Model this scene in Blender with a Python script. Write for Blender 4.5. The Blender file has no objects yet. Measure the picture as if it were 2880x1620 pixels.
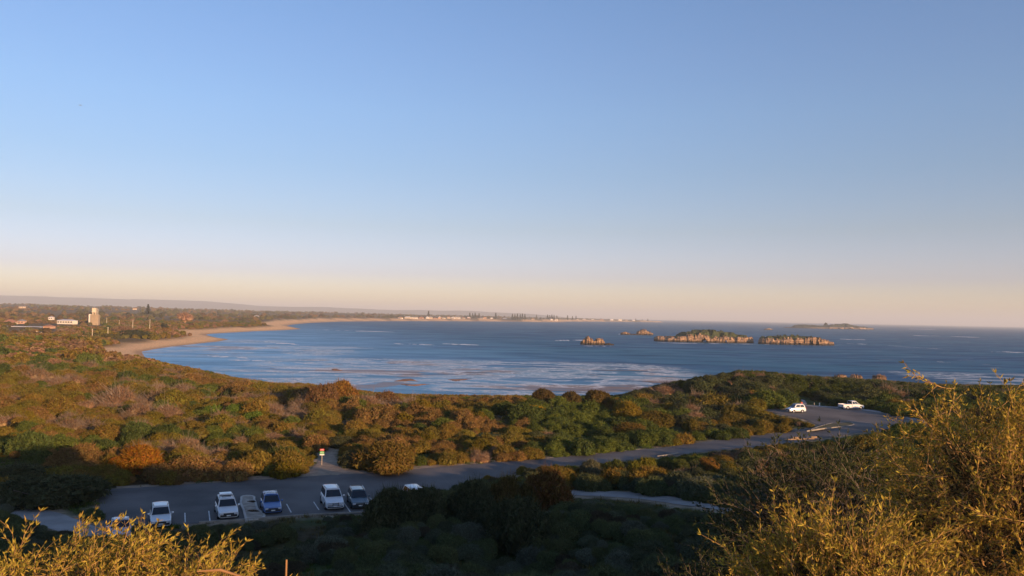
import bpy, bmesh, math, random
import numpy as np
from mathutils import Vector, Matrix, Euler

S = bpy.context.scene
COL = S.collection
R = math.radians
rng = np.random.default_rng(11)
random.seed(11)

# ------------------------------------------------------------------ camera
EYE = 32.0                     # metres above the sea
FPX = 2260.0                   # focal length in pixels of the 2880 px wide photograph
PITCH, ROLL = math.atan(79 / FPX), R(1.12)
cd = bpy.data.cameras.new('camera')
cam = bpy.data.objects.new('camera', cd)
COL.objects.link(cam)
S.camera = cam
cd.sensor_width = 36
cd.lens = 36 * FPX / 2880
cd.clip_start = 0.1
cd.clip_end = 200000
CM = Matrix.Rotation(R(90) + PITCH, 3, 'X') @ Matrix.Rotation(ROLL, 3, 'Z')
cam.matrix_world = Matrix.Translation((0, 0, EYE)) @ CM.to_4x4()

# ------------------------------------------------------------------ sky, sun, exposure
SUN_EL, SUN_AZ = R(8.8), R(140)      # azimuth clockwise from +Y: low, behind the viewer to the right
w = bpy.data.worlds.new('World')
S.world = w
w.use_nodes = True
nt = w.node_tree
bg = nt.nodes['Background']
sky = nt.nodes.new('ShaderNodeTexSky')
sky.sky_type = 'NISHITA'
sky.sun_disc = False
sky.sun_elevation = SUN_EL
sky.sun_rotation = SUN_AZ
sky.air_density = 1.0
sky.dust_density = 0.8
sky.ozone_density = 1.6
# the camera's cool white balance, a little more pink low down (whole ring of horizon alike)
geo = nt.nodes.new('ShaderNodeNewGeometry')
sep = nt.nodes.new('ShaderNodeSeparateXYZ')
nt.links.new(geo.outputs['Incoming'], sep.inputs[0])
neg = nt.nodes.new('ShaderNodeMath'); neg.operation = 'MULTIPLY'; neg.inputs[1].default_value = -1.0
nt.links.new(sep.outputs[2], neg.inputs[0])
ramp = nt.nodes.new('ShaderNodeValToRGB')
nt.links.new(neg.outputs[0], ramp.inputs[0])
els = ramp.color_ramp.elements
SKYRAMP = [(0.0, (.92, .85, .99)), (0.049, (.535, .505, .845)), (0.106, (.478, .455, .625)), (0.176, (.462, .482, .64)), (0.243, (.49, .53, .70)), (0.306, (.50, .545, .73)), (0.42, (.495, .57, .77))]
els[0].position, els[0].color = SKYRAMP[0][0], (*SKYRAMP[0][1], 1)
els[1].position, els[1].color = SKYRAMP[-1][0], (*SKYRAMP[-1][1], 1)
for p_, c_ in SKYRAMP[1:-1]:
    e = els.new(p_); e.color = (*c_, 1)
mul = nt.nodes.new('ShaderNodeMix'); mul.data_type = 'RGBA'; mul.blend_type = 'MULTIPLY'
mul.inputs[0].default_value = 1.0
nt.links.new(sky.outputs[0], mul.inputs[6])
nt.links.new(ramp.outputs[0], mul.inputs[7])
gain = nt.nodes.new('ShaderNodeMix'); gain.data_type = 'RGBA'; gain.blend_type = 'MULTIPLY'
gain.inputs[0].default_value = 1.0
gain.inputs[7].default_value = (1.255, 1.26, 1.225, 1)
nt.links.new(mul.outputs[2], gain.inputs[6])
nt.links.new(gain.outputs[2], bg.inputs[0])
bg.inputs[1].default_value = 0.15

sl = bpy.data.lights.new('sun', 'SUN')
sl.energy = 5.0
sl.angle = R(0.5)
sl.color = (1.0, 0.62, 0.33)
sun = bpy.data.objects.new('sun', sl)
COL.objects.link(sun)
SUNV = Vector((math.sin(SUN_AZ) * math.cos(SUN_EL), math.cos(SUN_AZ) * math.cos(SUN_EL), math.sin(SUN_EL)))
sun.rotation_euler = SUNV.to_track_quat('Z', 'Y').to_euler()
sun.location = (60, -70, 80)

S.view_settings.view_transform = 'Standard'
S.view_settings.look = 'None'
S.view_settings.exposure = 0.72
S.view_settings.gamma = 1.0
S.view_settings.use_curve_mapping = False
S.render.engine = 'CYCLES'
S.cycles.use_denoising = True
S.cycles.max_bounces = 6
S.cycles.diffuse_bounces = 3
S.cycles.glossy_bounces = 2
S.cycles.transmission_bounces = 2
S.cycles.volume_bounces = 0
S.cycles.transparent_max_bounces = 6
S.cycles.sample_clamp_indirect = 4

# ------------------------------------------------------------------ helpers: rays, noise
CMn = np.array(CM)


def ray(px, py):
    d = CMn @ np.array([(px - 1440) / FPX, -(py - 810) / FPX, -1.0])
    return d


def gz(px, py, z):
    """point of the place seen at (px, py) and standing at height z"""
    d = ray(px, py)
    t = (z - EYE) / d[2]
    return np.array([d[0] * t, d[1] * t, z])


def at(px, py, y):
    d = ray(px, py)
    t = y / d[1]
    return np.array([d[0] * t, y, EYE + d[2] * t])


def hz(px):
    return 810 + 79 + (px - 1440) * math.tan(ROLL)


def proj(x, y, z):
    q = np.stack([np.asarray(x, float), np.asarray(y, float), np.asarray(z, float) - EYE], -1) @ CMn
    dep = np.maximum(-q[..., 2], 1e-3)
    return 1440 + q[..., 0] / dep * FPX, 810 - q[..., 1] / dep * FPX, -q[..., 2]


def _hash(ix, iy, seed):
    n = (ix.astype(np.int64) * 374761393 + iy.astype(np.int64) * 668265263 + seed * 974634777) & 0x7fffffff
    n = ((n ^ (n >> 13)) * 1274126177) & 0x7fffffff
    return ((n ^ (n >> 16)) & 0xffff) / 65535.0


def vnoise(x, y, seed=0):
    x = np.asarray(x, float); y = np.asarray(y, float)
    ix = np.floor(x); iy = np.floor(y)
    fx = x - ix; fy = y - iy
    fx = fx * fx * (3 - 2 * fx); fy = fy * fy * (3 - 2 * fy)
    a = _hash(ix, iy, seed); b = _hash(ix + 1, iy, seed); c = _hash(ix, iy + 1, seed); d = _hash(ix + 1, iy + 1, seed)
    return (a * (1 - fx) + b * fx) * (1 - fy) + (c * (1 - fx) + d * fx) * fy


def fbm(x, y, seed=0, oct=4):
    s = 0; a = 0.5; t = 0
    for k in range(oct):
        s = s + a * vnoise(x * 2 ** k, y * 2 ** k, seed + k * 17); t += a; a *= .5
    return s / t


def sstep(a, b, x):
    t = np.clip((x - a) / (b - a), 0, 1)
    return t * t * (3 - 2 * t)


def polydist(x, y, P, closed=True):
    """distance to a polyline and whether inside (closed)"""
    x = np.asarray(x, float); y = np.asarray(y, float)
    d2 = np.full(x.shape, 1e18); ins = np.zeros(x.shape, bool)
    n = len(P)
    for i in range(n if closed else n - 1):
        ax, ay = P[i][:2]; bx, by = P[(i + 1) % n][:2]
        ex, ey = bx - ax, by - ay
        L = ex * ex + ey * ey + 1e-12
        t = np.clip(((x - ax) * ex + (y - ay) * ey) / L, 0, 1)
        d2 = np.minimum(d2, (x - ax - t * ex) ** 2 + (y - ay - t * ey) ** 2)
        if closed:
            cond = (ay > y) != (by > y)
            xi = ax + (y - ay) * ex / (ey if abs(ey) > 1e-12 else 1e-12)
            ins ^= cond & (x < xi)
    return np.sqrt(d2), ins


# ------------------------------------------------------------------ helpers: materials
def newmat(name):
    m = bpy.data.materials.new(name)
    m.use_nodes = True
    return m, m.node_tree, m.node_tree.nodes['Principled BSDF']


def pmat(name, col, rough=.6, metal=0., var=.12, scale=4., bump=0., spec=.4, coat=0., detail=3.):
    m, t, b = newmat(name)
    tc = t.nodes.new('ShaderNodeTexCoord')
    n = t.nodes.new('ShaderNodeTexNoise'); n.inputs['Scale'].default_value = scale; n.inputs['Detail'].default_value = detail
    t.links.new(tc.outputs['Object'], n.inputs['Vector'])
    r = t.nodes.new('ShaderNodeValToRGB')
    r.color_ramp.elements[0].position = .3; r.color_ramp.elements[1].position = .7
    r.color_ramp.elements[0].color = (*[c * (1 - var) for c in col], 1)
    r.color_ramp.elements[1].color = (*[min(1, c * (1 + var)) for c in col], 1)
    t.links.new(n.outputs[0], r.inputs[0]); t.links.new(r.outputs[0], b.inputs['Base Color'])
    b.inputs['Roughness'].default_value = rough; b.inputs['Metallic'].default_value = metal
    b.inputs['Specular IOR Level'].default_value = spec
    b.inputs['Coat Weight'].default_value = coat; b.inputs['Coat Roughness'].default_value = .08
    if bump:
        bp = t.nodes.new('ShaderNodeBump'); bp.inputs['Strength'].default_value = bump
        t.links.new(n.outputs[0], bp.inputs['Height']); t.links.new(bp.outputs[0], b.inputs['Normal'])
    return m


def leafmat(name, trans=.25, fixed=None, var=.35):
    """leaves: colour from the plant's own tint, varied leaf by leaf, some light let through"""
    m = bpy.data.materials.new(name); m.use_nodes = True
    t = m.node_tree; t.nodes.clear()
    out = t.nodes.new('ShaderNodeOutputMaterial')
    if fixed is None:
        a = t.nodes.new('ShaderNodeAttribute'); a.attribute_type = 'INSTANCER'; a.attribute_name = 'tint'
        src = a.outputs['Color']
    else:
        rgb = t.nodes.new('ShaderNodeRGB'); rgb.outputs[0].default_value = (*fixed, 1); src = rgb.outputs[0]
    g = t.nodes.new('ShaderNodeNewGeometry')
    hs = t.nodes.new('ShaderNodeHueSaturation')
    mr = t.nodes.new('ShaderNodeMapRange'); mr.inputs[3].default_value = 1 - var; mr.inputs[4].default_value = 1 + var
    t.links.new(g.outputs['Random Per Island'], mr.inputs[0])
    t.links.new(mr.outputs[0], hs.inputs['Value'])
    wn = t.nodes.new('ShaderNodeTexWhiteNoise'); wn.noise_dimensions = '1D'
    t.links.new(g.outputs['Random Per Island'], wn.inputs['W'])
    mh = t.nodes.new('ShaderNodeMapRange'); mh.inputs[3].default_value = .475; mh.inputs[4].default_value = .52
    t.links.new(wn.outputs[0], mh.inputs[0]); t.links.new(mh.outputs[0], hs.inputs['Hue'])
    t.links.new(src, hs.inputs['Color'])
    d = t.nodes.new('ShaderNodeBsdfDiffuse'); tr = t.nodes.new('ShaderNodeBsdfTranslucent')
    t.links.new(hs.outputs[0], d.inputs[0]); t.links.new(hs.outputs[0], tr.inputs[0])
    mx = t.nodes.new('ShaderNodeMixShader'); mx.inputs[0].default_value = trans
    t.links.new(d.outputs[0], mx.inputs[1]); t.links.new(tr.outputs[0], mx.inputs[2])
    t.links.new(mx.outputs[0], out.inputs[0])
    return m


# ------------------------------------------------------------------ helpers: meshes and objects
class MB:
    def __init__(s):
        s.v = []; s.f = []

    def add(s, vs, fs):
        o = len(s.v); s.v += [tuple(map(float, p)) for p in vs]; s.f += [tuple(i + o for i in f) for f in fs]; return s

    def box(s, c, d, rz=0., taper=1.):
        x, y, z = d[0] / 2, d[1] / 2, d[2] / 2
        ca, sa = math.cos(rz), math.sin(rz)
        vs = []
        for k in (-1, 1):
            tt = taper if k > 0 else 1
            for i, j in ((-1, -1), (1, -1), (1, 1), (-1, 1)):
                px, py = i * x * tt, j * y * tt
                vs.append((c[0] + px * ca - py * sa, c[1] + px * sa + py * ca, c[2] + k * z))
        return s.add(vs, [(3, 2, 1, 0), (4, 5, 6, 7), (0, 1, 5, 4), (1, 2, 6, 5), (2, 3, 7, 6), (3, 0, 4, 7)])

    def tube(s, pts, rad, n=6, cap=True):
        pts = [Vector(p) for p in pts]
        if not hasattr(rad, '__len__'): rad = [rad] * len(pts)
        rings = []
        for i, p in enumerate(pts):
            t = (pts[min(i + 1, len(pts) - 1)] - pts[max(i - 1, 0)])
            t = t.normalized() if t.length > 1e-9 else Vector((0, 0, 1))
            a = t.cross(Vector((0, 0, 1)) if abs(t.z) < .9 else Vector((1, 0, 0))).normalized(); b = t.cross(a)
            rings.append([p + (a * math.cos(2 * math.pi * k / n) + b * math.sin(2 * math.pi * k / n)) * rad[i] for k in range(n)])
        vs = [q for r in rings for q in r]; fs = []
        for i in range(len(pts) - 1):
            for k in range(n):
                k2 = (k + 1) % n
                fs.append((i * n + k, i * n + k2, (i + 1) * n + k2, (i + 1) * n + k))
        if cap: fs += [tuple(range(n))[::-1], tuple((len(pts) - 1) * n + k for k in range(n))]
        return s.add(vs, fs)

    def loft(s, rings, cap=True):
        n = len(rings[0]); vs = [q for r in rings for q in r]; fs = []
        for i in range(len(rings) - 1):
            for k in range(n):
                k2 = (k + 1) % n
                fs.append((i * n + k, i * n + k2, (i + 1) * n + k2, (i + 1) * n + k))
        if cap: fs += [tuple(range(n))[::-1], tuple((len(rings) - 1) * n + k for k in range(n))]
        return s.add(vs, fs)

    def slab(s, quad, th):
        """a four-cornered plate with thickness"""
        q = [Vector(p) for p in quad]
        n = (q[1] - q[0]).cross(q[3] - q[0]).normalized() * th
        return s.add([*q, *[p + n for p in q]], [(3, 2, 1, 0), (4, 5, 6, 7), (0, 1, 5, 4), (1, 2, 6, 5), (2, 3, 7, 6), (3, 0, 4, 7)])

    def obj(s, name, mat, parent=None, smooth=False, bevel=0.):
        me = bpy.data.meshes.new(name)
        me.from_pydata(s.v, [], s.f); me.update()
        if bevel:
            bm = bmesh.new(); bm.from_mesh(me)
            bmesh.ops.recalc_face_normals(bm, faces=bm.faces)
            ed = [e for e in bm.edges if len(e.link_faces) == 2 and e.calc_face_angle(0) > R(30)]
            bmesh.ops.bevel(bm, geom=ed, offset=bevel, segments=2, affect='EDGES', profile=.6)
            bm.to_mesh(me); bm.free()
        else:
            bm = bmesh.new(); bm.from_mesh(me); bmesh.ops.recalc_face_normals(bm, faces=bm.faces); bm.to_mesh(me); bm.free()
        me.materials.append(mat)
        if smooth:
            for p in me.polygons: p.use_smooth = True
        o = bpy.data.objects.new(name, me); COL.objects.link(o)
        if parent: o.parent = parent
        return o


def npmesh(name, V, F, mat=None, smooth=False):
    """V (n,3), F (m,k) -> mesh datablock"""
    V = np.ascontiguousarray(V, dtype=np.float32); F = np.ascontiguousarray(F, dtype=np.int32)
    me = bpy.data.meshes.new(name)
    me.vertices.add(len(V)); me.vertices.foreach_set('co', V.ravel())
    m, k = F.shape
    me.loops.add(m * k); me.loops.foreach_set('vertex_index', F.ravel())
    me.polygons.add(m); me.polygons.foreach_set('loop_start', np.arange(0, m * k, k, dtype=np.int32))
    me.polygons.foreach_set('loop_total', np.full(m, k, dtype=np.int32))
    if smooth: me.polygons.foreach_set('use_smooth', np.ones(m, bool))
    me.update(calc_edges=True); me.validate()
    if mat: me.materials.append(mat)
    return me


def link(name, me, parent=None, loc=None):
    o = bpy.data.objects.new(name, me); COL.objects.link(o)
    if parent: o.parent = parent
    if loc is not None: o.location = loc
    return o


def tag(o, label=None, cat=None, group=None, kind=None):
    if label: o['label'] = label
    if cat: o['category'] = cat
    if group: o['group'] = group
    if kind: o['kind'] = kind
    return o


def thing(name, label, cat, loc=(0, 0, 0), rz=0., group=None):
    o = bpy.data.objects.new(name, None); COL.objects.link(o)
    o.empty_display_size = .3
    o.location = loc; o.rotation_euler = (0, 0, rz)
    return tag(o, label, cat, group)


def copy_tree(o, parent=None):
    c = o.copy(); COL.objects.link(c)
    if parent: c.parent = parent
    for ch in list(o.children): copy_tree(ch, c)
    return c


# ================================================================== TERRAIN
Z0 = 12.0     # level of the lower car park and road
ROAD_U = [(272, 1381), (330, 1375), (600, 1357), (900, 1338), (1130, 1323), (1300, 1309), (1500, 1293), (1700, 1275), (1880, 1258), (2040, 1238), (2180, 1220), (2300, 1205), (2420, 1190)]
ROAD_L = [(296, 1500), (360, 1490), (600, 1470), (900, 1450), (1060, 1442), (1230, 1400), (1400, 1345), (1560, 1316), (1700, 1303), (1860, 1286), (2050, 1263), (2300, 1236), (2560, 1205)]
RZ_ = [12, 12, 12, 12, 12, 12, 12, 12, 12.1, 12.3, 12.7, 13.0, 13.4]
LOT_U = [(2146, 1150), (2200, 1146), (2258, 1142), (2300, 1144), (2351, 1147), (2432, 1155), (2500, 1166), (2620, 1190)]
LOT_L = [(2152, 1155), (2202, 1167), (2258, 1178), (2300, 1192), (2351, 1204), (2432, 1208), (2520, 1207), (2640, 1208)]
LZ_ = [13.9, 13.8, 13.7, 13.6, 13.5, 13.5, 13.6, 13.8]
PATH_U = [(1470, 1384), (1560, 1380), (1625, 1380), (1760, 1384), (1900, 1398), (2060, 1429), (2200, 1462)]
PATH_L = [(1470, 1398), (1560, 1394), (1630, 1395), (1760, 1402), (1900, 1421), (2060, 1445), (2200, 1482)]
PZ_ = [12.4, 12.6, 12.8, 13.1, 13.8, 15.0, 16.4]
LPATH_U = [(60, 1428), (150, 1440), (215, 1462), (270, 1480), (330, 1492)]
LPATH_L = [(20, 1452), (110, 1478), (190, 1503), (250, 1520), (310, 1530)]
TRACK_L = [(860, 1337), (884, 1312), (900, 1290), (917, 1262), (921, 1245)]
TRACK_R = [(1000, 1333), (962, 1318), (948, 1296), (936, 1264), (932, 1247)]


def resample(P, n):
    P = np.asarray(P, float); s = np.r_[0, np.cumsum(np.linalg.norm(np.diff(P[:, :2], axis=0), axis=1))]
    t = np.linspace(0, s[-1], n)
    # Catmull-Rom-like smoothing through cubic Hermite on each coordinate
    out = np.zeros((n, P.shape[1]))
    m = np.gradient(P, s, axis=0)
    idx = np.clip(np.searchsorted(s, t, side='right') - 1, 0, len(s) - 2)
    h = s[idx + 1] - s[idx]; u = (t - s[idx]) / h
    for c in range(P.shape[1]):
        out[:, c] = (2 * u ** 3 - 3 * u ** 2 + 1) * P[idx, c] + (u ** 3 - 2 * u ** 2 + u) * h * m[idx, c] + (-2 * u ** 3 + 3 * u ** 2) * P[idx + 1, c] + (u ** 3 - u ** 2) * h * m[idx + 1, c]
    return out


def wpl(P, zs):
    if not hasattr(zs, '__len__'): zs = [zs] * len(P)
    return np.array([gz(p[0], p[1], z) for p, z in zip(P, zs)])


road_u, road_l = wpl(ROAD_U, RZ_), wpl(ROAD_L, RZ_)
lot_u, lot_l = wpl(LOT_U, LZ_), wpl(LOT_L, LZ_)
path_u, path_l = wpl(PATH_U, PZ_), wpl(PATH_L, PZ_)
lpath_u, lpath_l = wpl(LPATH_U, 12.2), wpl(LPATH_L, 12.4)
track_l, track_r = wpl(TRACK_L, [12, 12, 12, 12.05, 12.1]), wpl(TRACK_R, [12, 12, 12, 12.05, 12.1])


def ribpoly(a, b):
    return [tuple(p[:2]) for p in a] + [tuple(p[:2]) for p in b[::-1]]


POLY_ROAD, POLY_LOT, POLY_PATH, POLY_LPATH, POLY_TRACK = [ribpoly(a, b) for a, b in ((road_u, road_l), (lot_u, lot_l), (path_u, path_l), (lpath_u, lpath_l), (track_l, track_r))]


def pd(px, D, z):
    return ((px - 1440) / FPX * D, D, z)


CT = []
for a in (road_u, road_l, lot_u, lot_l, path_u, path_l, lpath_u, lpath_l):
    CT += [tuple(p) for p in a]
CT += [(0, 0, 30.3), (-3, 4, 29.4), (3, 5, 29.7), (8, 3, 29.9), (15, 2, 29.9), (25, 8, 30.6), (40, 5, 30.2), (60, 2, 30.4), (90, 0, 30.6), (120, -8, 30),
       (-15, -3, 29.8), (-40, -10, 28.5), (0, -30, 29.8), (50, -45, 30), (-50, -50, 26), (150, 20, 22), (200, -60, 20), (-90, 0, 22), (-120, 40, 14),
       (-9, 62, 15.4), (-3, 63, 15.8), (3, 65, 16.0), (8, 70, 14.9), (-10.5, 68, 13.6), (-2, 70, 14.6), (0, 12, 27.0), (0, 25, 23), (0, 40, 18.2), (0, 55, 14.3), (0, 67, 12.4), (-14, 28, 21.5), (-15, 48, 16), (-20, 62, 13),
       (-30, 25, 22), (-33, 45, 15.4), (-42, 60, 12.6), (-60, 40, 15), (-60, 60, 12.6), (8, 9, 28.8), (14, 14, 28.4), (20, 30, 23), (20, 50, 17.6), (30, 66, 14.8), (40, 50, 19), (34, 82, 13.3),
       (52, 72, 15.5), (72, 60, 19), (62, 98, 13), (45, 100, 12.2), (90, 90, 15), (100, 120, 13.5), (30, 20, 27.2), (50, 30, 26)]
CT += [pd(*q) for q in [(0, 115, 11.8), (300, 115, 11.6), (600, 118, 11.6), (900, 122, 11.8), (1200, 130, 11.8), (1500, 140, 11.8), (1800, 148, 12.2),
                        (-300, 150, 12), (0, 150, 11.5), (300, 150, 11.2), (600, 160, 11), (900, 165, 11.6), (960, 185, 12.2), (1100, 195, 10), (1250, 195, 10.2), (1400, 190, 11), (1525, 180, 12.2), (1650, 180, 12.2), (1740, 180, 11.6),
                        (1780, 200, 13.2), (1900, 215, 14.0), (2000, 225, 15.2), (2110, 230, 16.3), (2200, 240, 15), (2300, 255, 12.8), (2400, 268, 11.6), (2600, 268, 9.8), (2800, 268, 9.3),
                        (1900, 160, 12.4), (2000, 172, 12.8), (2110, 190, 14), (2300, 200, 13.2), (2500, 210, 12.4), (2750, 200, 13), (3000, 200, 13), (3100, 300, 8),
                        (2100, 280, 11), (1800, 240, 9), (1500, 230, 8), (1100, 240, 7), (2500, 340, 4.2), (2900, 350, 4.2),
                        (-400, 300, 10), (0, 300, 9), (300, 260, 9.3), (600, 240, 8.5), (450, 330, 6.2), (587, 330, 4.6), (671, 300, 5), (720, 290, 5.6), (800, 270, 6), (461, 395, 4.0), (413, 480, 2.6), (300, 450, 6), (150, 520, 6), (0, 500, 8),
                        (-500, 700, 8), (0, 800, 6), (200, 800, 5.5), (330, 800, 5), (450, 900, 5.5), (520, 1100, 6), (200, 1300, 7), (0, 1500, 10), (400, 1500, 8), (600, 1700, 9), (700, 1600, 7), (500, 2600, 14), (0, 3000, 24),
                        (-600, 1500, 14), (-600, 3500, 34), (0, 5000, 42), (300, 4400, 36), (560, 4000, 24), (720, 3000, 13), (820, 2800, 10), (900, 3600, 16), (1000, 5000, 24), (1100, 4600, 16), (1300, 5200, 17), (1440, 5600, 17), (1580, 6400, 14), (1700, 8200, 12), (1800, 8600, 9),
                        (0, 9000, 40), (700, 9000, 30), (1200, 11000, 26), (1500, 12000, 20), (0, 18000, 40), (1000, 18000, 30), (-900, 10000, 40), (1500, 18000, 20)]]
CT += [(-3000, -3000, 10), (-800, -400, 12), (-400, -100, 14), (-300, -500, 12), (300, -300, 8), (400, 100, 8), (-3000, 500, 12)]
CT = np.array(CT, float)


def warp(x, y):
    r = np.hypot(x, y) + 1e-6
    s = np.log1p(r / 40.0) / r
    return x * s, y * s


CC = 0.05
wx, wy = warp(CT[:, 0], CT[:, 1])
K = np.sqrt((wx[:, None] - wx[None]) ** 2 + (wy[:, None] - wy[None]) ** 2 + CC ** 2)
n_ = len(CT)
A = np.zeros((n_ + 1, n_ + 1)); A[:n_, :n_] = K - np.eye(n_) * 0.004; A[:n_, n_] = 1; A[n_, :n_] = 1
WGT = np.linalg.solve(A, np.r_[CT[:, 2], 0])

COAST_PD = [(3700, 520), (3300, 470), (2900, 430), (2700, 420), (2400, 392), (2250, 350), (2100, 330), (1900, 290), (1700, 265), (1400, 278), (1100, 288), (1000, 298), (800, 326), (720, 345), (671, 352), (587, 385), (517, 420), (461, 448), (418, 520)]
COAST_PX = [(398, 989), (430, 983), (480, 975), (560, 966), (610, 961), (645, 954.5), (612, 950), (578, 942), (590, 939), (640, 936), (720, 931.5), (790, 929), (848, 925.5), (826, 920.5), (806, 916.5), (822, 913), (870, 908), (960, 904.3), (1100, 903.2), (1300, 903.4), (1440, 904.6), (1500, 905.6), (1575, 906.2), (1600, 904.6), (1700, 904.6), (1780, 905.6), (1862, 906.8)]
COAST = [pd(*q, 0)[:2] for q in COAST_PD] + [tuple(gz(a, b, 0)[:2]) for a, b in COAST_PX]
COAST += [pd(1868, 9000, 0)[:2], pd(1780, 13000, 0)[:2], pd(1600, 24000, 0)[:2], pd(1500, 60000, 0)[:2], (-60000, 60000), (-60000, -4000), (600, -4000), (700, 0), (620, 250)]


def terr(x, y, full=False):
    x = np.atleast_1d(np.asarray(x, float)); y = np.atleast_1d(np.asarray(y, float))
    sh = x.shape; x = x.ravel(); y = y.ravel()
    u, v = warp(x, y)
    z = np.empty(len(x))
    for i in range(0, len(x), 20000):
        sl_ = slice(i, i + 20000)
        kk = np.sqrt((u[sl_, None] - wx[None]) ** 2 + (v[sl_, None] - wy[None]) ** 2 + CC ** 2)
        z[sl_] = kk @ WGT[:-1] + WGT[-1]
    r = np.hypot(x, y)
    droad = np.full(len(x), 1e9)
    near = (r < 260)
    if near.any():
        xs, ys = x[near], y[near]; dd = np.full(len(xs), 1e9)
        for P in (POLY_ROAD, POLY_LOT, POLY_PATH, POLY_LPATH, POLY_TRACK):
            a, ins = polydist(xs, ys, P); dd = np.minimum(dd, np.where(ins, -a, a))
        droad[near] = dd
    amp = sstep(1.5, 9, droad) * np.clip(r / 60, .15, 1)
    z = z + amp * ((fbm(x / 26, y / 26, 3) - .5) * 2.6 + (fbm(x / 7, y / 7, 5, 2) - .5) * .7)
    z = z + sstep(500, 2500, r) * (fbm(x / 400, y / 400, 9) - .5) * 12
    sd, ins = polydist(x, y, COAST); sd = np.where(ins, sd, -sd)
    # gentle sand beaches on the left and far side, rocky banks round the near headland
    beach = np.clip(sstep(420, 520, r), 0, 1)
    slope = .34 * (1 - beach) + .085 * beach
    berm = beach * sstep(.03 * r + 6, .03 * r + 40, sd) * 3.5 * np.clip(r / 900, .5, 6)
    prof = slope * np.maximum(sd, 0) * np.clip(r / 1200, 1, 6) ** .3 + berm
    k = .9
    hh = -np.logaddexp(-z / k, -prof / k) * k
    hh = np.where(z > 30 * k, np.minimum(z, prof), hh)
    zz = np.where(sd > 0, np.minimum(np.minimum(z, prof), np.maximum(hh, .02 * np.maximum(sd, 0))), np.maximum(-7, .09 * sd))
    if full: return zz.reshape(sh), sd.reshape(sh), droad.reshape(sh)
    return zz.reshape(sh)


def gh(x, y):
    return float(terr(x, y)[0])


def ground(px, py, y0=2.5, y1=6000):
    """first point of the terrain seen at a pixel"""
    d = ray(px, py)
    ys = np.exp(np.linspace(math.log(y0), math.log(y1), 900))
    xs = d[0] / d[1] * ys; zs = EYE + d[2] / d[1] * ys
    h = terr(xs, ys)
    i = np.argmax(zs < h)
    if zs[i] >= h[i]: i = len(ys) - 1
    return np.array([xs[i], ys[i], h[i]])


# ------------------------------------------------------------------ ground sheet
angs = np.concatenate([np.linspace(-44, 44, 370), np.linspace(44, 316, 110)[1:-1]])
rings = np.concatenate([[1.2, 2, 3, 4.2, 5.5], np.arange(7, 40, 1.3), np.arange(40, 190, .95), np.exp(np.linspace(math.log(191), math.log(2200), 140)), np.exp(np.linspace(math.log(2300), math.log(40000), 55))])
AA, RR = np.meshgrid(np.radians(angs), rings)
GX, GY = RR * np.sin(AA), RR * np.cos(AA)
GZ, GSD, GDR = terr(GX, GY, True)
V = np.stack([GX, GY, GZ], -1).reshape(-1, 3)
na, nr = len(angs), len(rings)
i, j = np.meshgrid(np.arange(nr - 1), np.arange(na), indexing='ij')
j2 = (j + 1) % na
F = np.stack([i * na + j, i * na + j2, (i + 1) * na + j2, (i + 1) * na + j], -1).reshape(-1, 4)[:, ::-1]
V = np.vstack([V, [[0, 0, gh(0, 0)]]])

gm, t, b = newmat('ground_sand_and_litter')
av = t.nodes.new('ShaderNodeAttribute'); av.attribute_name = 'ground_tint'
gpos = t.nodes.new('ShaderNodeNewGeometry')
n1 = t.nodes.new('ShaderNodeTexNoise'); n1.inputs['Scale'].default_value = .9; n1.inputs['Detail'].default_value = 8
t.links.new(gpos.outputs['Position'], n1.inputs['Vector'])
mr = t.nodes.new('ShaderNodeMapRange'); mr.inputs[1].default_value = .3; mr.inputs[2].default_value = .7; mr.inputs[3].default_value = .65; mr.inputs[4].default_value = 1.3
t.links.new(n1.outputs[0], mr.inputs[0])
mx = t.nodes.new('ShaderNodeMix'); mx.data_type = 'RGBA'; mx.blend_type = 'MULTIPLY'; mx.inputs[0].default_value = 1
t.links.new(av.outputs['Color'], mx.inputs[6]); t.links.new(mr.outputs[0], mx.inputs[7])
t.links.new(mx.outputs[2], b.inputs['Base Color'])
b.inputs['Roughness'].default_value = .95; b.inputs['Specular IOR Level'].default_value = .1
bp = t.nodes.new('ShaderNodeBump'); bp.inputs['Strength'].default_value = .9; bp.inputs['Distance'].default_value = .6
t.links.new(n1.outputs[0], bp.inputs['Height']); t.links.new(bp.outputs[0], b.inputs['Normal'])

me = npmesh('ground', V, F, gm, True)
# colour of the ground itself: leaf litter and low growth, sand on the beaches and verges
c_lit = np.array([.07, .052, .026]); c_green = np.array([.045, .062, .018]); c_sand = np.array([.86, .52, .25]); c_wet = np.array([.50, .30, .16]); c_for = np.array([.17, .115, .05])
gxf, gyf, gsf, grf = GX.ravel(), GY.ravel(), GSD.ravel(), GDR.ravel()
rf = np.hypot(gxf, gyf)
pxf = 1440 + gxf / np.maximum(gyf, 1) * FPX
mixn = fbm(gxf / 14, gyf / 14, 31)
gmask = sstep(.46, .6, mixn + .12 * sstep(1200, 1900, pxf))
col = c_lit[None] * (1 - gmask[:, None]) + c_green[None] * gmask[:, None]
ff = sstep(420, 900, rf)[:, None]
col = col * (1 - ff) + c_for * (.75 + .5 * fbm(gxf / 120, gyf / 120, 40)[:, None]) * ff
edge = (fbm(gxf / 30, gyf / 30, 44) - .5) * 22
sandw = sstep(400, 480, rf) * (gyf > 0) * (1 - sstep(.022 * rf + 6, .022 * rf + 26, gsf + edge))
sandw = np.where(pxf > 1900, 0, sandw)
wet = 1 - sstep(2, 9 * np.clip(rf / 800, 1, 4), gsf)
cs = c_sand * (1 - wet[:, None]) + c_wet * wet[:, None]
rocky = (1 - sstep(400, 480, rf)) * (1 - sstep(6, 16, gsf))
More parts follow.
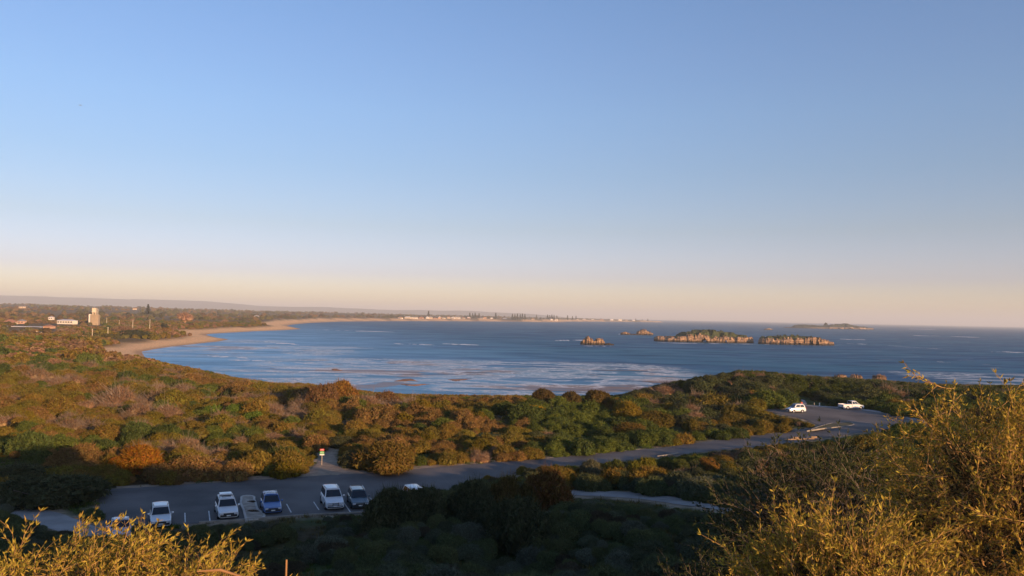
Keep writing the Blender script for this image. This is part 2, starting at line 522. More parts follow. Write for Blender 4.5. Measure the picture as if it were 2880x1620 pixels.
col = col * (1 - rocky[:, None]) + np.array([.30, .20, .13]) * rocky[:, None]
col = col * (1 - sandw[:, None]) + cs * sandw[:, None]
vw = (1 - sstep(.2, 1.7, grf + (fbm(gxf / 2, gyf / 2, 51, 2) - .5) * 2.2)) * (rf < 260)
col = col * (1 - vw[:, None]) + np.array([.30, .24, .17]) * vw[:, None]
col = np.clip(col, 0, 1)
col = np.vstack([col, [.08, .06, .03]])
ca = me.attributes.new('ground_tint', 'FLOAT_COLOR', 'POINT')
ca.data.foreach_set('color', np.c_[col, np.ones(len(col))].astype(np.float32).ravel())
g_ = link('ground', me); tag(g_, kind='structure')

# ------------------------------------------------------------------ the sea
wm = bpy.data.materials.new('sea_water'); wm.use_nodes = True
t = wm.node_tree; t.nodes.clear()
N = t.nodes.new; Lk = t.links.new
out = N('ShaderNodeOutputMaterial'); gp = N('ShaderNodeNewGeometry')


def wmap(sx, sy, rot=0., loc=(0, 0, 0)):
    m = N('ShaderNodeMapping'); m.inputs['Scale'].default_value = (sx, sy, 1); m.inputs['Rotation'].default_value = (0, 0, rot); m.inputs['Location'].default_value = loc
    Lk(gp.outputs['Position'], m.inputs['Vector']); return m.outputs[0]


def wnoise(vec, scale=1., detail=4., dist=0., rough=.5):
    n = N('ShaderNodeTexNoise'); n.inputs['Scale'].default_value = scale; n.inputs['Detail'].default_value = detail; n.inputs['Distortion'].default_value = dist; n.inputs['Roughness'].default_value = rough
    Lk(vec, n.inputs['Vector']); return n.outputs[0]


def wr(v, a, b_, c=0., d=1., smooth=True):
    m = N('ShaderNodeMapRange'); m.interpolation_type = 'SMOOTHSTEP' if smooth else 'LINEAR'
    for k_, q in zip((1, 2, 3, 4), (a, b_, c, d)): m.inputs[k_].default_value = q
    Lk(v, m.inputs[0]); return m.outputs[0]


def wmath(op, a, b_=None):
    m = N('ShaderNodeMath'); m.operation = op
    for k_, q in enumerate((a, b_)):
        if q is None: continue
        if isinstance(q, (int, float)): m.inputs[k_].default_value = q
        else: Lk(q, m.inputs[k_])
    return m.outputs[0]


def wmix(f, a, b_):
    m = N('ShaderNodeMix'); m.data_type = 'RGBA'
    if isinstance(f, (int, float)): m.inputs[0].default_value = f
    else: Lk(f, m.inputs[0])
    for k_, q in ((6, a), (7, b_)):
        if isinstance(q, tuple): m.inputs[k_].default_value = (*q, 1)
        else: Lk(q, m.inputs[k_])
    return m.outputs[2]


sp = N('ShaderNodeSeparateXYZ'); Lk(gp.outputs['Position'], sp.inputs[0])
X_, Y_ = sp.outputs[0], sp.outputs[1]
calm = wr(wmath('ADD', X_, wmath('MULTIPLY', Y_, .25)), -120, 300, 1, 0)          # the sheltered west side of the bay lies calmer
calm = wmath('MULTIPLY', calm, wr(Y_, 500, 2600, 1, .15))
big = wnoise(wmap(.003, .010), 1, 6, .7, .62)
chop = wnoise(wmap(.012, .034, .08), 1, 6, .5, .68)
mid = wnoise(wmap(.02, .045, .1), 1, 4, .4)
rip = wnoise(wmap(.10, .26, .15), 1, 5, .3)
fine = wnoise(wmap(.7, 1.1, .2), 1, 3)
waves = wmath('ADD', wmath('MULTIPLY', mid, 2.2), wmath('ADD', wmath('MULTIPLY', rip, 1.3), wmath('MULTIPLY', fine, .2)))
bp = N('ShaderNodeBump'); bp.inputs['Strength'].default_value = 1.0; bp.inputs['Distance'].default_value = 1.6
Lk(waves, bp.inputs['Height'])
deep = wmix(wr(big, .36, .64), (.008, .060, .150), (.020, .120, .190))
deep = wmix(wr(chop, .50, .66, 0, .65), deep, (.030, .150, .215))
deep = wmix(wr(chop, .34, .50, .65, 0), deep, (.006, .040, .105))
deep = wmix(wmath('MULTIPLY', calm, .5), deep, (.085, .22, .33))
# reef flat and weed with lines of foam, in the middle of the bay
cx = wr(wmath('ABSOLUTE', wmath('ADD', X_, 25.)), 90, 165, 1, 0)
cy = wr(wmath('ABSOLUTE', wmath('ADD', Y_, -445.)), 70, 165, 1, 0)
reefm = wmath('MULTIPLY', cx, cy)
c2 = wmath('MULTIPLY', wr(wmath('ABSOLUTE', wmath('ADD', X_, 235.)), 60, 150, 1, 0), wr(wmath('ABSOLUTE', wmath('ADD', Y_, -660.)), 60, 150, 1, 0))
c3 = wmath('MULTIPLY', wr(wmath('ABSOLUTE', wmath('ADD', X_, -300.)), 40, 75, 1, 0), wr(wmath('ABSOLUTE', wmath('ADD', Y_, -480.)), 40, 100, 1, 0))
c4 = wmath('MULTIPLY', wr(wmath('ABSOLUTE', wmath('ADD', X_, 330.)), 60, 130, 1, 0), wr(wmath('ABSOLUTE', wmath('ADD', Y_, -830.)), 30, 110, 1, 0))
reefm = wmath('MAXIMUM', wmath('MAXIMUM', reefm, wmath('MULTIPLY', c4, .6)), wmath('MAXIMUM', wmath('MULTIPLY', c2, .8), wmath('MULTIPLY', c3, .45)))
rn = wnoise(wmap(.013, .022, .12), 1, 6, 1.5, .58)
rn2 = wnoise(wmap(.035, .055, -.1), 1, 5, 1.4, .62)
lines = wmath('SUBTRACT', 1., wr(wmath('ABSOLUTE', wmath('ADD', rn, -.5)), 0, .036))
lines2 = wmath('SUBTRACT', 1., wr(wmath('ABSOLUTE', wmath('ADD', rn2, -.5)), 0, .05))
foam = wmath('MULTIPLY', wmath('MAXIMUM', wmath('MULTIPLY', lines, .95), wmath('MULTIPLY', lines2, wr(rn, .42, .6))), wr(reefm, .12, .6))
shal = wmath('MULTIPLY', wr(rn, .40, .58), wr(reefm, .15, .7))
weed = wmath('MULTIPLY', wr(wnoise(wmap(.016, .020, .2, (3, 7, 0)), 1, 5, .9), .53, .60), wr(reefm, .45, .9))
basec = wmix(wmath('MULTIPLY', shal, .62), deep, (.31, .39, .39))
basec = wmix(wmath('MULTIPLY', weed, .8), basec, (.34, .19, .10))
# whitecaps further out, mostly on the open right side
wc = wmath('MULTIPLY', wmath('MAXIMUM', wr(wnoise(wmap(.022, .10, -.06), 1, 3, .2), .67, .73), wr(wnoise(wmap(.009, .028, -.05), 1, 4, .2, .6), .69, .74)), wr(X_, 150, 500, 0, 1))
wc = wmath('MULTIPLY', wc, wr(Y_, 450, 700, .3, 1))
foam = wmath('MINIMUM', wmath('ADD', foam, wc), 1.)
foamk = wmath('MULTIPLY', foam, wr(fine, .3, .6, .45, 1))
basec = wmix(foamk, basec, (.80, .80, .78))
dif = N('ShaderNodeBsdfDiffuse'); Lk(basec, dif.inputs[0])
gl = N('ShaderNodeBsdfGlossy'); gl.inputs['Roughness'].default_value = .28; Lk(bp.outputs[0], gl.inputs['Normal']); gl.inputs[0].default_value = (.66, .89, 1, 1)
fr = N('ShaderNodeFresnel'); fr.inputs['IOR'].default_value = 1.33; Lk(bp.outputs[0], fr.inputs['Normal'])
k1 = wmath('MINIMUM', fr.outputs[0], 1.)
refl = wmath('MULTIPLY', wmath('MINIMUM', k1, .5), wmath('ADD', .28, wmath('MULTIPLY', calm, .70)))
refl = wmath('MULTIPLY', refl, wr(chop, .35, .65, .72, 1.25))
refl = wmath('MULTIPLY', refl, wr(foam, 0, 1, 1, .2))
refl = wmath('MULTIPLY', refl, wr(weed, 0, 1, 1, .55))
ms = N('ShaderNodeMixShader'); Lk(refl, ms.inputs[0]); Lk(dif.outputs[0], ms.inputs[1]); Lk(gl.outputs[0], ms.inputs[2])
Lk(ms.outputs[0], out.inputs[0])
ws = 75000
ang = np.radians(np.linspace(0, 360, 97)[:-1]); rr = [0, 150, 400, 1000, 3000, 10000, 30000, ws]
V = [[0, 0, 0]] + [[r_ * math.sin(a_), r_ * math.cos(a_), 0] for r_ in rr[1:] for a_ in ang]
F = []
for q in range(len(rr) - 2):
    for k_ in range(96):
        o0 = 1 + q * 96; F.append([o0 + k_, o0 + (k_ + 1) % 96, o0 + 96 + (k_ + 1) % 96, o0 + 96 + k_])
sea = link('sea', npmesh('sea', np.array(V), np.array(F)[:, ::-1], wm)); tag(sea, kind='structure')


# ------------------------------------------------------------------ roads, paths, kerbs
def asph(name, c1, c2, sc=.35, b_=.4):
    m, t, b = newmat(name)
    g = t.nodes.new('ShaderNodeNewGeometry')
    n = t.nodes.new('ShaderNodeTexNoise'); n.inputs['Scale'].default_value = sc; n.inputs['Detail'].default_value = 6
    n2 = t.nodes.new('ShaderNodeTexNoise'); n2.inputs['Scale'].default_value = 9; n2.inputs['Detail'].default_value = 3
    t.links.new(g.outputs['Position'], n.inputs['Vector']); t.links.new(g.outputs['Position'], n2.inputs['Vector'])
    r = t.nodes.new('ShaderNodeValToRGB'); r.color_ramp.elements[0].position = .35; r.color_ramp.elements[1].position = .68
    r.color_ramp.elements[0].color = (*c1, 1); r.color_ramp.elements[1].color = (*c2, 1)
    ad = t.nodes.new('ShaderNodeMath'); ad.operation = 'MULTIPLY_ADD'; ad.inputs[1].default_value = .35
    t.links.new(n2.outputs[0], ad.inputs[0]); sb = t.nodes.new('ShaderNodeMath'); sb.operation = 'SUBTRACT'; sb.inputs[1].default_value = .17
    t.links.new(n.outputs[0], sb.inputs[0]); t.links.new(sb.outputs[0], ad.inputs[2])
    t.links.new(ad.outputs[0], r.inputs[0]); t.links.new(r.outputs[0], b.inputs['Base Color'])
    b.inputs['Roughness'].default_value = .85; b.inputs['Specular IOR Level'].default_value = .25
    bp = t.nodes.new('ShaderNodeBump'); bp.inputs['Strength'].default_value = min(1, b_ * 2); bp.inputs['Distance'].default_value = .05
    t.links.new(n2.outputs[0], bp.inputs['Height']); t.links.new(bp.outputs[0], b.inputs['Normal'])
    return m


M_ASPH = asph('asphalt', (.090, .083, .078), (.165, .150, .140), .16)
M_PATH = asph('pale_path_surface', (.23, .215, .20), (.34, .32, .30))
M_SAND = asph('track_sand', (.24, .18, .13), (.36, .28, .20), 1.2)
M_KERB = pmat('kerb_concrete', (.27, .24, .20), .85, var=.2, scale=1.5, bump=.2)
M_WHITE = pmat('road_paint_white', (.62, .62, .60), .7, var=.25, scale=3)


def ribbon(name, a, b, mat, dz, nl=90, nc=10, wob=0.):
    A_, B_ = resample(a[:, :2], nl), resample(b[:, :2], nl)
    if wob:
        A_ += (rng.random(A_.shape) - .5) * wob; B_ += (rng.random(B_.shape) - .5) * wob
    tt = np.linspace(0, 1, nc)[None, :, None]
    P = A_[:, None] * (1 - tt) + B_[:, None] * tt
    z = terr(P[..., 0], P[..., 1]) + dz
    V = np.concatenate([P, z[..., None]], -1).reshape(-1, 3)
    i, j = np.meshgrid(np.arange(nl - 1), np.arange(nc - 1), indexing='ij')
    F = np.stack([i * nc + j, i * nc + j + 1, (i + 1) * nc + j + 1, (i + 1) * nc + j], -1).reshape(-1, 4)
    o = link(name, npmesh(name, V, F, mat, True)); bm = bmesh.new(); bm.from_mesh(o.data)
    bmesh.ops.recalc_face_normals(bm, faces=bm.faces)
    if sum(f.normal.z for f in bm.faces) < 0: bmesh.ops.reverse_faces(bm, faces=bm.faces)
    bm.to_mesh(o.data); bm.free()
    return tag(o, kind='structure')


def kerb(name, P, mat=M_KERB, w_=.18, h_=.13, n=None, closed=False, base=.06):
    P = np.asarray(P, float)[:, :2]
    if closed: P = np.vstack([P, P[:1]])
    L = np.linalg.norm(np.diff(P, axis=0), axis=1).sum()
    Q = resample(P, n or max(8, int(L / .8)))
    d = np.gradient(Q, axis=0); d /= np.linalg.norm(d, axis=1)[:, None] + 1e-9
    nn = np.stack([-d[:, 1], d[:, 0]], -1) * w_ / 2
    z = terr(Q[:, 0], Q[:, 1]) + base
    rings_ = [[(*(q - m_), zz - .1), (*(q - m_), zz + h_), (*(q + m_), zz + h_), (*(q + m_), zz - .1)] for q, m_, zz in zip(Q, nn, z)]
    o = MB().loft(rings_).obj(name, mat, bevel=0)
    return o


ribbon('road', road_u, road_l, M_ASPH, .050, 130, 14)
ribbon('upper_car_park', lot_u, lot_l, M_ASPH, .056, 60, 12)
ribbon('footpath', path_u, path_l, M_PATH, .045, 60, 6, .15)
ribbon('side_path', lpath_u, lpath_l, M_PATH, .042, 30, 6, .1)
ribbon('sandy_track', track_l, track_r, M_SAND, .040, 40, 8, .25)
fp_u, fp_l = wpl([(2258, 1112), (2268, 1124), (2280, 1132), (2310, 1135), (2351, 1137.5), (2432, 1148), (2500, 1160), (2600, 1180)], [14.2, 14, 13.9, 13.8, 13.7, 13.7, 13.7, 13.9]), wpl([(2252, 1114), (2258, 1128), (2262, 1139), (2302, 1143), (2351, 1146), (2432, 1154), (2500, 1165.5), (2600, 1187)], [14.2, 14, 13.9, 13.7, 13.6, 13.6, 13.7, 13.8])
ribbon('lot_footpath', fp_u, fp_l, M_PATH, .062, 60, 5)
vs_u, vs_l = wpl([(2085, 1153), (2120, 1147), (2160, 1142), (2215, 1139), (2258, 1138)], 13.8), wpl([(2090, 1157), (2140, 1154), (2180, 1149), (2215, 1146), (2260, 1142.5)], 13.8)
ribbon('sandy_lot_edge', vs_u, vs_l, M_SAND, .052, 30, 4, .2)
sv_u = wpl([(330, 1369), (600, 1349), (800, 1334), (1000, 1324), (1080, 1322), (1135, 1308), (1200, 1309), (1300, 1301), (1440, 1292)], 12)
sv_l = wpl([(330, 1376), (600, 1358), (800, 1345), (1000, 1333), (1080, 1328), (1140, 1323), (1200, 1317), (1300, 1309), (1440, 1297)], 12)
ribbon('sandy_verge', sv_u, sv_l, M_SAND, .058, 80, 4, .35)

k_ = kerb('kerb', wpl([(560, 1472), (640, 1468), (760, 1459), (900, 1449), (1060, 1441)], 12)); tag(k_, kind='structure')
k_ = kerb('kerb', wpl([(1848, 1288), (1880, 1284), (1908, 1280)], 12.15)); tag(k_, kind='structure')

CARDIR = np.array([math.sin(R(20.8)), -math.cos(R(20.8))])
CARPERP = np.array([CARDIR[1], -CARDIR[0]]) * -1      # to the right in the picture


def line_strip(p0, p1, w_=.11):
    a, b = gz(*p0, 12)[:2], gz(*p1, 12)[:2]
    d = (b - a); d /= np.linalg.norm(d); n = np.array([-d[1], d[0]]) * w_ / 2
    z = max(gh(*a), gh(*b)) + .056
    mb = MB(); mb.add([(*(a - n), z), (*(b - n), z), (*(b + n), z), (*(a + n), z)], [(0, 1, 2, 3)])
    return mb


bl = [((587.2, 1438), (590.5, 1466)), ((806, 1418), (819, 1442)), ((882, 1411), (897, 1434)), ((962, 1406), (985, 1439)), ((520, 1443), (521, 1470)), ((1040, 1400), (1070, 1430))]
for p0, p1 in bl:
    o = line_strip(p0, p1).obj('parking_line', M_WHITE); tag(o, kind='structure')


# kerbed islands: the planter among the bays and the median of the upper lot
def kerbed(name, outline, label, soil, h_=.14, km=None):
    Q = resample(np.array(outline + outline[:1], float), 60)[:-1]
    c = Q.mean(0); z = float(terr(*c)[0]) + .05
    th = thing(name, label, 'kerb island', (c[0], c[1], z))
    inner = c + (Q - c) * (1 - .22 / np.linalg.norm(Q - c, axis=1).mean())
    inner2 = []
    n = len(Q)
    d = np.roll(Q, -1, 0) - np.roll(Q, 1, 0); d /= np.linalg.norm(d, axis=1)[:, None]
    nn = np.stack([-d[:, 1], d[:, 0]], -1)
    if ((c - Q) * nn).sum() < 0: nn = -nn
    inner = Q + nn * .2
    mb = MB(); V = []; F = []
    for i_ in range(n):
        for (p, zz) in ((Q[i_], -.08), (Q[i_], h_), (inner[i_], h_), (inner[i_], .02)): V.append((p[0] - c[0], p[1] - c[1], zz))
    for i_ in range(n):
        i2 = (i_ + 1) % n
        for k_ in range(3): F.append((i_ * 4 + k_, i2 * 4 + k_, i2 * 4 + k_ + 1, i_ * 4 + k_ + 1))
    mb.add(V, F).obj('kerb_ring', km or M_KERB, th)
    mb = MB(); V = [(p[0] - c[0], p[1] - c[1], h_ - .03) for p in inner]; V.append((0, 0, h_ + .03))
    mb.add(V, [(i_, (i_ + 1) % n, n) for i_ in range(n)]).obj('soil', soil, th, smooth=True)
    return th, c, z


M_LKERB = pmat('pale_island_kerb', (.46, .43, .39), .85, var=.15, scale=1.5)
M_SOIL = pmat('planter_soil', (.34, .29, .235), .95, var=.35, scale=1.2, bump=.3)
M_GSOIL = pmat('median_grass_soil', (.10, .085, .035), .95, var=.4, scale=.8, bump=.3)
pl = [gz(a, b, 12)[:2] for a, b in [(690, 1468), (683, 1440), (676, 1408), (684, 1397), (697, 1395.5), (711, 1397), (718, 1408), (726, 1432), (737, 1460)]]
kerbed('kerb_island', [tuple(p) for p in pl], 'pale kerbed island with sandy patches between the white SUV and the blue car', M_SOIL, km=M_LKERB)
pl = [gz(a, b, 13.4)[:2] for a, b in [(2270, 1214), (2318, 1207), (2370, 1202), (2399, 1197.5), (2403, 1194), (2390, 1189.5), (2372, 1188), (2340, 1192), (2318, 1197), (2290, 1206)]]
kerbed('kerb_island', [tuple(p) for p in pl], 'grassy kerbed median between the road and the upper car park', M_GSOIL)

# ================================================================== VEGETATION
M_LEAF = leafmat('scrub_leaves', .22)
M_CORE = leafmat('scrub_inner_leaves', .0, var=.1)
M_TWIG = pmat('grey_twigs', (.20, .15, .11), .9, var=.3, scale=6)
M_TRUNK = pmat('shrub_bark', (.13, .10, .08), .95, var=.3, scale=5, bump=.3)


def orient(N_, n, rs):
    """two tangent vectors for normals n with random spin"""
    a = np.cross(n, rs.normal(size=n.shape)); a /= np.linalg.norm(a, axis=1)[:, None] + 1e-9
    b = np.cross(n, a)
    return a, b


def leaf_quads(P, n, size, asp, rs):
    a, b = orient(len(P), n, rs)
    s = (size * (.6 + .8 * rs.random(len(P))))[:, None]
    bend = n * s * .25
    v = np.stack([P - a * s, P - b * s * asp + bend, P + a * s, P + b * s * asp + bend], 1).reshape(-1, 3)
    f = np.arange(len(v)).reshape(-1, 4)
    return v, f


def shrub_mesh(name, seed, nleaf, leaf, lobes=9, flat=.62, spiky=0., core=True, twigs=0, asp=.45):
    """a unit shrub, about 2 across and 1.2*flat high, standing on z=0: leaves over crowded domes"""
    rs = np.random.default_rng(seed)
    C = []; Rr = []
    for k in range(lobes):
        a = rs.random() * 6.283; r = math.sqrt(rs.random()) * .62; rad = rs.uniform(.19, .45) * (1.12 - .4 * r)
        C.append((r * math.cos(a), r * math.sin(a), flat * (.95 - .75 * r * r) * rs.uniform(.5, 1.) - rad * .35)); Rr.append(rad)
    C.append((0, 0, flat * .35)); Rr.append(.52)
    C = np.array(C); Rr = np.array(Rr)
    n = rs.normal(size=(nleaf * 3, 3)); n /= np.linalg.norm(n, axis=1)[:, None]
    n[:, 2] = np.where(n[:, 2] < -.35, -n[:, 2], n[:, 2])
    w_ = Rr ** 2 / (Rr ** 2).sum()
    li = rs.choice(len(C), size=len(n), p=w_)
    lump = 1 + .16 * np.sin(n[:, 0] * 9 + li * 1.7) * np.sin(n[:, 1] * 8 + li) * np.sin(n[:, 2] * 7 + li * 2.3)
    rad = Rr[li] * lump * (1 - .28 * rs.random(len(n)) ** 2)
    P = C[li] + n * rad[:, None]
    keep = P[:, 2] > .02
    for k in range(len(C)):
        keep &= ~((np.linalg.norm(P - C[k], axis=1) < Rr[k] * .80) & (li != k))
    P, n = P[keep][:nleaf], n[keep][:nleaf]
    nn = n * .8 + rs.normal(size=n.shape) * .55 + np.array([0, 0, .25]); nn /= np.linalg.norm(nn, axis=1)[:, None]
    V, F = leaf_quads(P, nn, leaf, asp, rs)
    if spiky:
        m_ = int(len(P) * spiky); Q = P[:m_] + n[:m_] * leaf * 1.4
        a, b = orient(m_, n[:m_], rs)
        v = np.stack([Q - a * leaf * .16 - n[:m_] * leaf * 1.6, Q + a * leaf * .16 - n[:m_] * leaf * 1.6, Q + n[:m_] * leaf * 1.6 + b * leaf * .5, Q + n[:m_] * leaf * 1.6 + b * leaf * .45], 1).reshape(-1, 3)
        F = np.vstack([F, np.arange(len(v)).reshape(-1, 4) + len(V)]); V = np.vstack([V, v])
    mats = [M_LEAF]; mi = np.zeros(len(F), np.int32)
    if core:
        bm = bmesh.new()
        for k in range(len(C)):
            mt = Matrix.Translation(C[k]) @ Matrix.Diagonal((Rr[k] * .78, Rr[k] * .78, Rr[k] * .78, 1))
            bmesh.ops.create_icosphere(bm, subdivisions=1, radius=1, matrix=mt)
        bm.verts.ensure_lookup_table()
        cv = np.array([v.co[:] for v in bm.verts]); cv[:, 2] = np.maximum(cv[:, 2], 0)
        cf = np.array([[*[v.index for v in f.verts], f.verts[0].index] for f in bm.faces])
        bm.free()
        tri = [tuple(q[:3]) for q in cf]
    else:
        cv = np.zeros((0, 3)); tri = []
    tw = MB()
    for k in range(twigs):
        a = rs.random() * 6.283; e = rs.uniform(.35, 1.45); L = rs.uniform(.6, 1.05)
        d = np.array([math.cos(a) * math.cos(e), math.sin(a) * math.cos(e), math.sin(e) * flat * 1.5])
        p0 = np.array([0, 0, 0.]) + rs.normal(size=3) * .12; p0[2] = .05
        pts = [p0 + d * L * q + rs.normal(size=3) * .05 * q for q in (0, .4, .75, 1)]
        tw.tube(pts, [.014, .01, .007, .003], 3, False)
        for q in range(3):
            s0 = pts[1 + q % 2]; d2 = d + rs.normal(size=3) * .6
            tw.tube([s0, s0 + d2 * .18, s0 + d2 * .33 + rs.normal(size=3) * .03], [.008, .005, .002], 3, False)
    me = bpy.data.meshes.new(name)
    vs = [tuple(p) for p in V] + [tuple(p) for p in cv] + tw.v
    o1, o2 = len(V), len(V) + len(cv)
    fs = [tuple(f) for f in F] + [tuple(i_ + o1 for i_ in f) for f in tri] + [tuple(i_ + o2 for i_ in f) for f in tw.f]
    me.from_pydata(vs, [], fs)
    for m_ in (M_LEAF, M_CORE, M_TWIG): me.materials.append(m_)
    me.polygons.foreach_set('material_index', np.r_[np.zeros(len(F)), np.ones(len(tri)), np.full(len(tw.f), 2)].astype(np.int32))
    me.update()
    return me


NEAR = [shrub_mesh('near_shrub', 100 + k, 5200, .050, 12 + k % 4, .62, .15, asp=.42) for k in range(5)]
MIDS = [shrub_mesh('dune_shrub', 200 + k, 1900, .070, 11 + 2 * (k % 4), .48 + .07 * (k % 4), .12, asp=.42) for k in range(7)]
DEAD = [shrub_mesh('dry_shrub', 300 + k, 900, .050, 9, .55, .6, twigs=46, asp=.3) for k in range(3)]
FARS = [shrub_mesh('far_shrub', 400 + k, 330, .15, 6, .62, asp=.6) for k in range(5)]

OLIVE = np.array([(.165, .122, .027), (.145, .118, .028), (.190, .130, .030), (.160, .136, .026)])
BROWN = np.array([(.195, .122, .042), (.170, .108, .040), (.215, .132, .046)])
PINK = np.array([(.25, .150, .085), (.21, .135, .075)])
GREEN = np.array([(.078, .100, .024), (.095, .118, .026), (.066, .088, .026)])
DARK = np.array([(.046, .056, .024), (.056, .062, .026), (.042, .048, .026)])
GREY = np.array([(.085, .10, .06), (.10, .11, .075)])
YELL = np.array([(.19, .145, .02), (.16, .13, .022)])


def pick(pal, rs, v=.12):
    c = pal[rs.integers(len(pal))] * (1 + (rs.random() - .5) * 2 * v)
    return c


LINE = np.array([(-2000, 925), (200, 936), (330, 958), (374, 988), (461, 1019), (517, 1030), (587, 1044), (671, 1063), (760, 1075), (870, 1079), (960, 1092), (1100, 1108), (1350, 1112), (1500, 1112), (1620, 1113), (1740, 1112), (1790, 1096), (1850, 1078), (2000, 1052), (2110, 1038), (2200, 1048), (2300, 1058), (2450, 1066), (2600, 1080), (2880, 1086), (5000, 1100)], float)
PROT = [
    [(260, 1394), (330, 1374), (900, 1336), (1130, 1318), (1500, 1292), (1880, 1257), (2180, 1219), (2290, 1206), (2440, 1194), (2480, 1212), (2300, 1236), (2180, 1244), (1870, 1280), (1700, 1292), (1620, 1297), (1500, 1302), (1400, 1312), (1300, 1318), (1240, 1330), (1180, 1356), (1030, 1375), (1024, 1438), (830, 1448), (830, 1434), (735, 1455), (690, 1464), (560, 1466), (430, 1470), (330, 1450), (290, 1420)],
    [(1625, 1379), (1750, 1382), (1900, 1396), (2060, 1427), (2040, 1440), (1850, 1416), (1700, 1400), (1630, 1395)],
    [(2150, 1146), (2200, 1140), (2258, 1136), (2252, 1112), (2270, 1112), (2285, 1130), (2440, 1146), (2540, 1172), (2480, 1206), (2400, 1206), (2330, 1196), (2202, 1168)],
    [(917, 1262), (935, 1262), (950, 1300), (985, 1325), (870, 1333), (893, 1300)],
    [(895, 1262), (915, 1262), (915, 1292), (895, 1292)],
    [(150, 1440), (240, 1468), (240, 1500), (170, 1480)],
    [(2290, 1206), (2400, 1190), (2404, 1196), (2300, 1214)],
    [(246, 862), (286, 862), (286, 916), (246, 916)], [(18, 900), (160, 908), (160, 934), (18, 934)], [(160, 894), (222, 894), (222, 915), (160, 915)],
]
HERO_XY = []


def fits(x, y, z, w_, h_, own_D):   # w_ = half width
    """largest share of its size with which a plant leaves road, path and sea in view"""
    s = np.ones(len(x))
    for it in range(5):
        bad = np.zeros(len(x), bool)
        for (ox, oz) in ((0, 1.05), (-.35, .98), (.35, .98), (-.55, .85), (.55, .85), (0, .85), (-.75, .65), (.75, .65), (-.3, .65), (.3, .65), (-.9, .45), (.9, .45), (-.45, .45), (0, .45), (.45, .45), (-.7, .25), (0, .25), (.7, .25)):
            px, py, dep = proj(x + ox * w_ * s, y, z + oz * h_ * s)
            lim = np.interp(px, LINE[:, 0], LINE[:, 1])
            bad |= (py < lim - 4) & (y < 755)
            for P in PROT:
                _, ins = polydist(px, py, P); bad |= ins
        s = np.where(bad, s * (.78 if it < 4 else 0), s)
    return s


# candidate plants, closer set nearby
cand = []
rs = np.random.default_rng(5)
for (y0, y1, sp_, wid) in ((9, 34, 1.15, .80), (34, 85, 1.5, .82), (85, 150, 1.9, .86), (150, 280, 2.5, .92), (280, 460, 3.4, 1.0), (460, 760, 5.0, 1.15), (760, 1500, 9.0, .42)):
    yy = y0
    while yy < y1:
        hw = yy * .86 + 14
        xs = np.arange(-hw, hw if y0 < 760 else -.2 * yy, sp_)
        for x_ in xs: cand.append((x_ + rs.uniform(-.5, .5) * sp_, yy + rs.uniform(-.5, .5) * sp_, sp_ * wid))
        yy += sp_ * .9
# the ridge behind and beside the viewer, which casts the long evening shadow
for x_ in np.arange(-60, 125, 1.7):
    for y_ in np.arange(-30, 9, 1.7):
        if math.hypot(x_, y_) > 14 or (x_ < 0 and math.hypot(x_, y_) > 9): cand.append((x_ + rs.uniform(-.8, .8), y_ + rs.uniform(-.8, .8), 1.9))
cand = np.array(cand)
x, y, sc = cand.T
z, sd, dr = terr(x, y, True)
ok = (sd > np.where(np.hypot(x, y) < 450, 3, 12 + .03 * np.hypot(x, y))) & (dr > .5) & (np.hypot(x, y) > 8.5)
ok &= ~((y > 0) & (y < 16) & (np.abs(x) < .75 * y + 1) & (np.hypot(x, y) < 12))
gap = fbm(x / 6, y / 6, 61, 3)
ok &= (gap > .37) | (np.hypot(x, y) > 300)
x, y, z, sc, sd, dr = [q[ok] for q in (x, y, z, sc, sd, dr)]
M_ = len(x)
rsz = rs.random(M_)
sc = sc * (.62 + .75 * rsz ** 1.6)
bign = fbm(x / 18, y / 18, 71)
sc *= .75 + .5 * bign
sc = np.where((rs.random(M_) < .12) & (y > 80), sc * 1.45, sc)
sc = np.where((y < 10), np.minimum(sc, 1.6), sc)


def zone_tint(x, y, rs):
    px = 1440 + x / max(y, 1) * FPX; r = math.hypot(x, y)
    a = float(fbm(np.array([x / 22]), np.array([y / 22]), 81, 3)[0]); b = float(fbm(np.array([x / 12 + 9]), np.array([y / 12]), 83, 3)[0]); q = rs.random()
    left = 1 - sstep(900, 1700, px)
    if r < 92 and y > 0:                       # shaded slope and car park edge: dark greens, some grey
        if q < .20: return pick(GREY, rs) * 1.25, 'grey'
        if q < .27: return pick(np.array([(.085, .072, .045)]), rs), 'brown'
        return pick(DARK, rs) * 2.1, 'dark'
    if px > 1750 and y > 185:                  # headland
        if q < .08: return pick(PINK, rs), 'pink'
        if a > .52: return pick(GREEN, rs) * .8, 'green'
        return pick(DARK, rs) * 1.5, 'dark'
    if px > 1500:
        if a > .47: return pick(GREEN, rs) * 1.15, 'green'
        if b > .58: return pick(OLIVE, rs), 'olive'
        if q < .10: return pick(PINK, rs), 'pink'
        return pick(OLIVE if q < .5 else DARK * 1.5, rs), 'olive'
    if b > .61 and left > .3: return pick(PINK, rs), 'pink'
    if a > .60 and q < .7: return pick(GREEN, rs) * 1.05, 'green'
    if b < .33: return pick(BROWN, rs), 'brown'
    if q < .10: return pick(YELL, rs) * .8, 'yellow'
    if q < .20: return pick(BROWN, rs), 'brown'
    if q < .28: return pick(GREEN, rs), 'green'
    return pick(OLIVE, rs) * (1.0 if left > .5 else 1.05), 'olive'


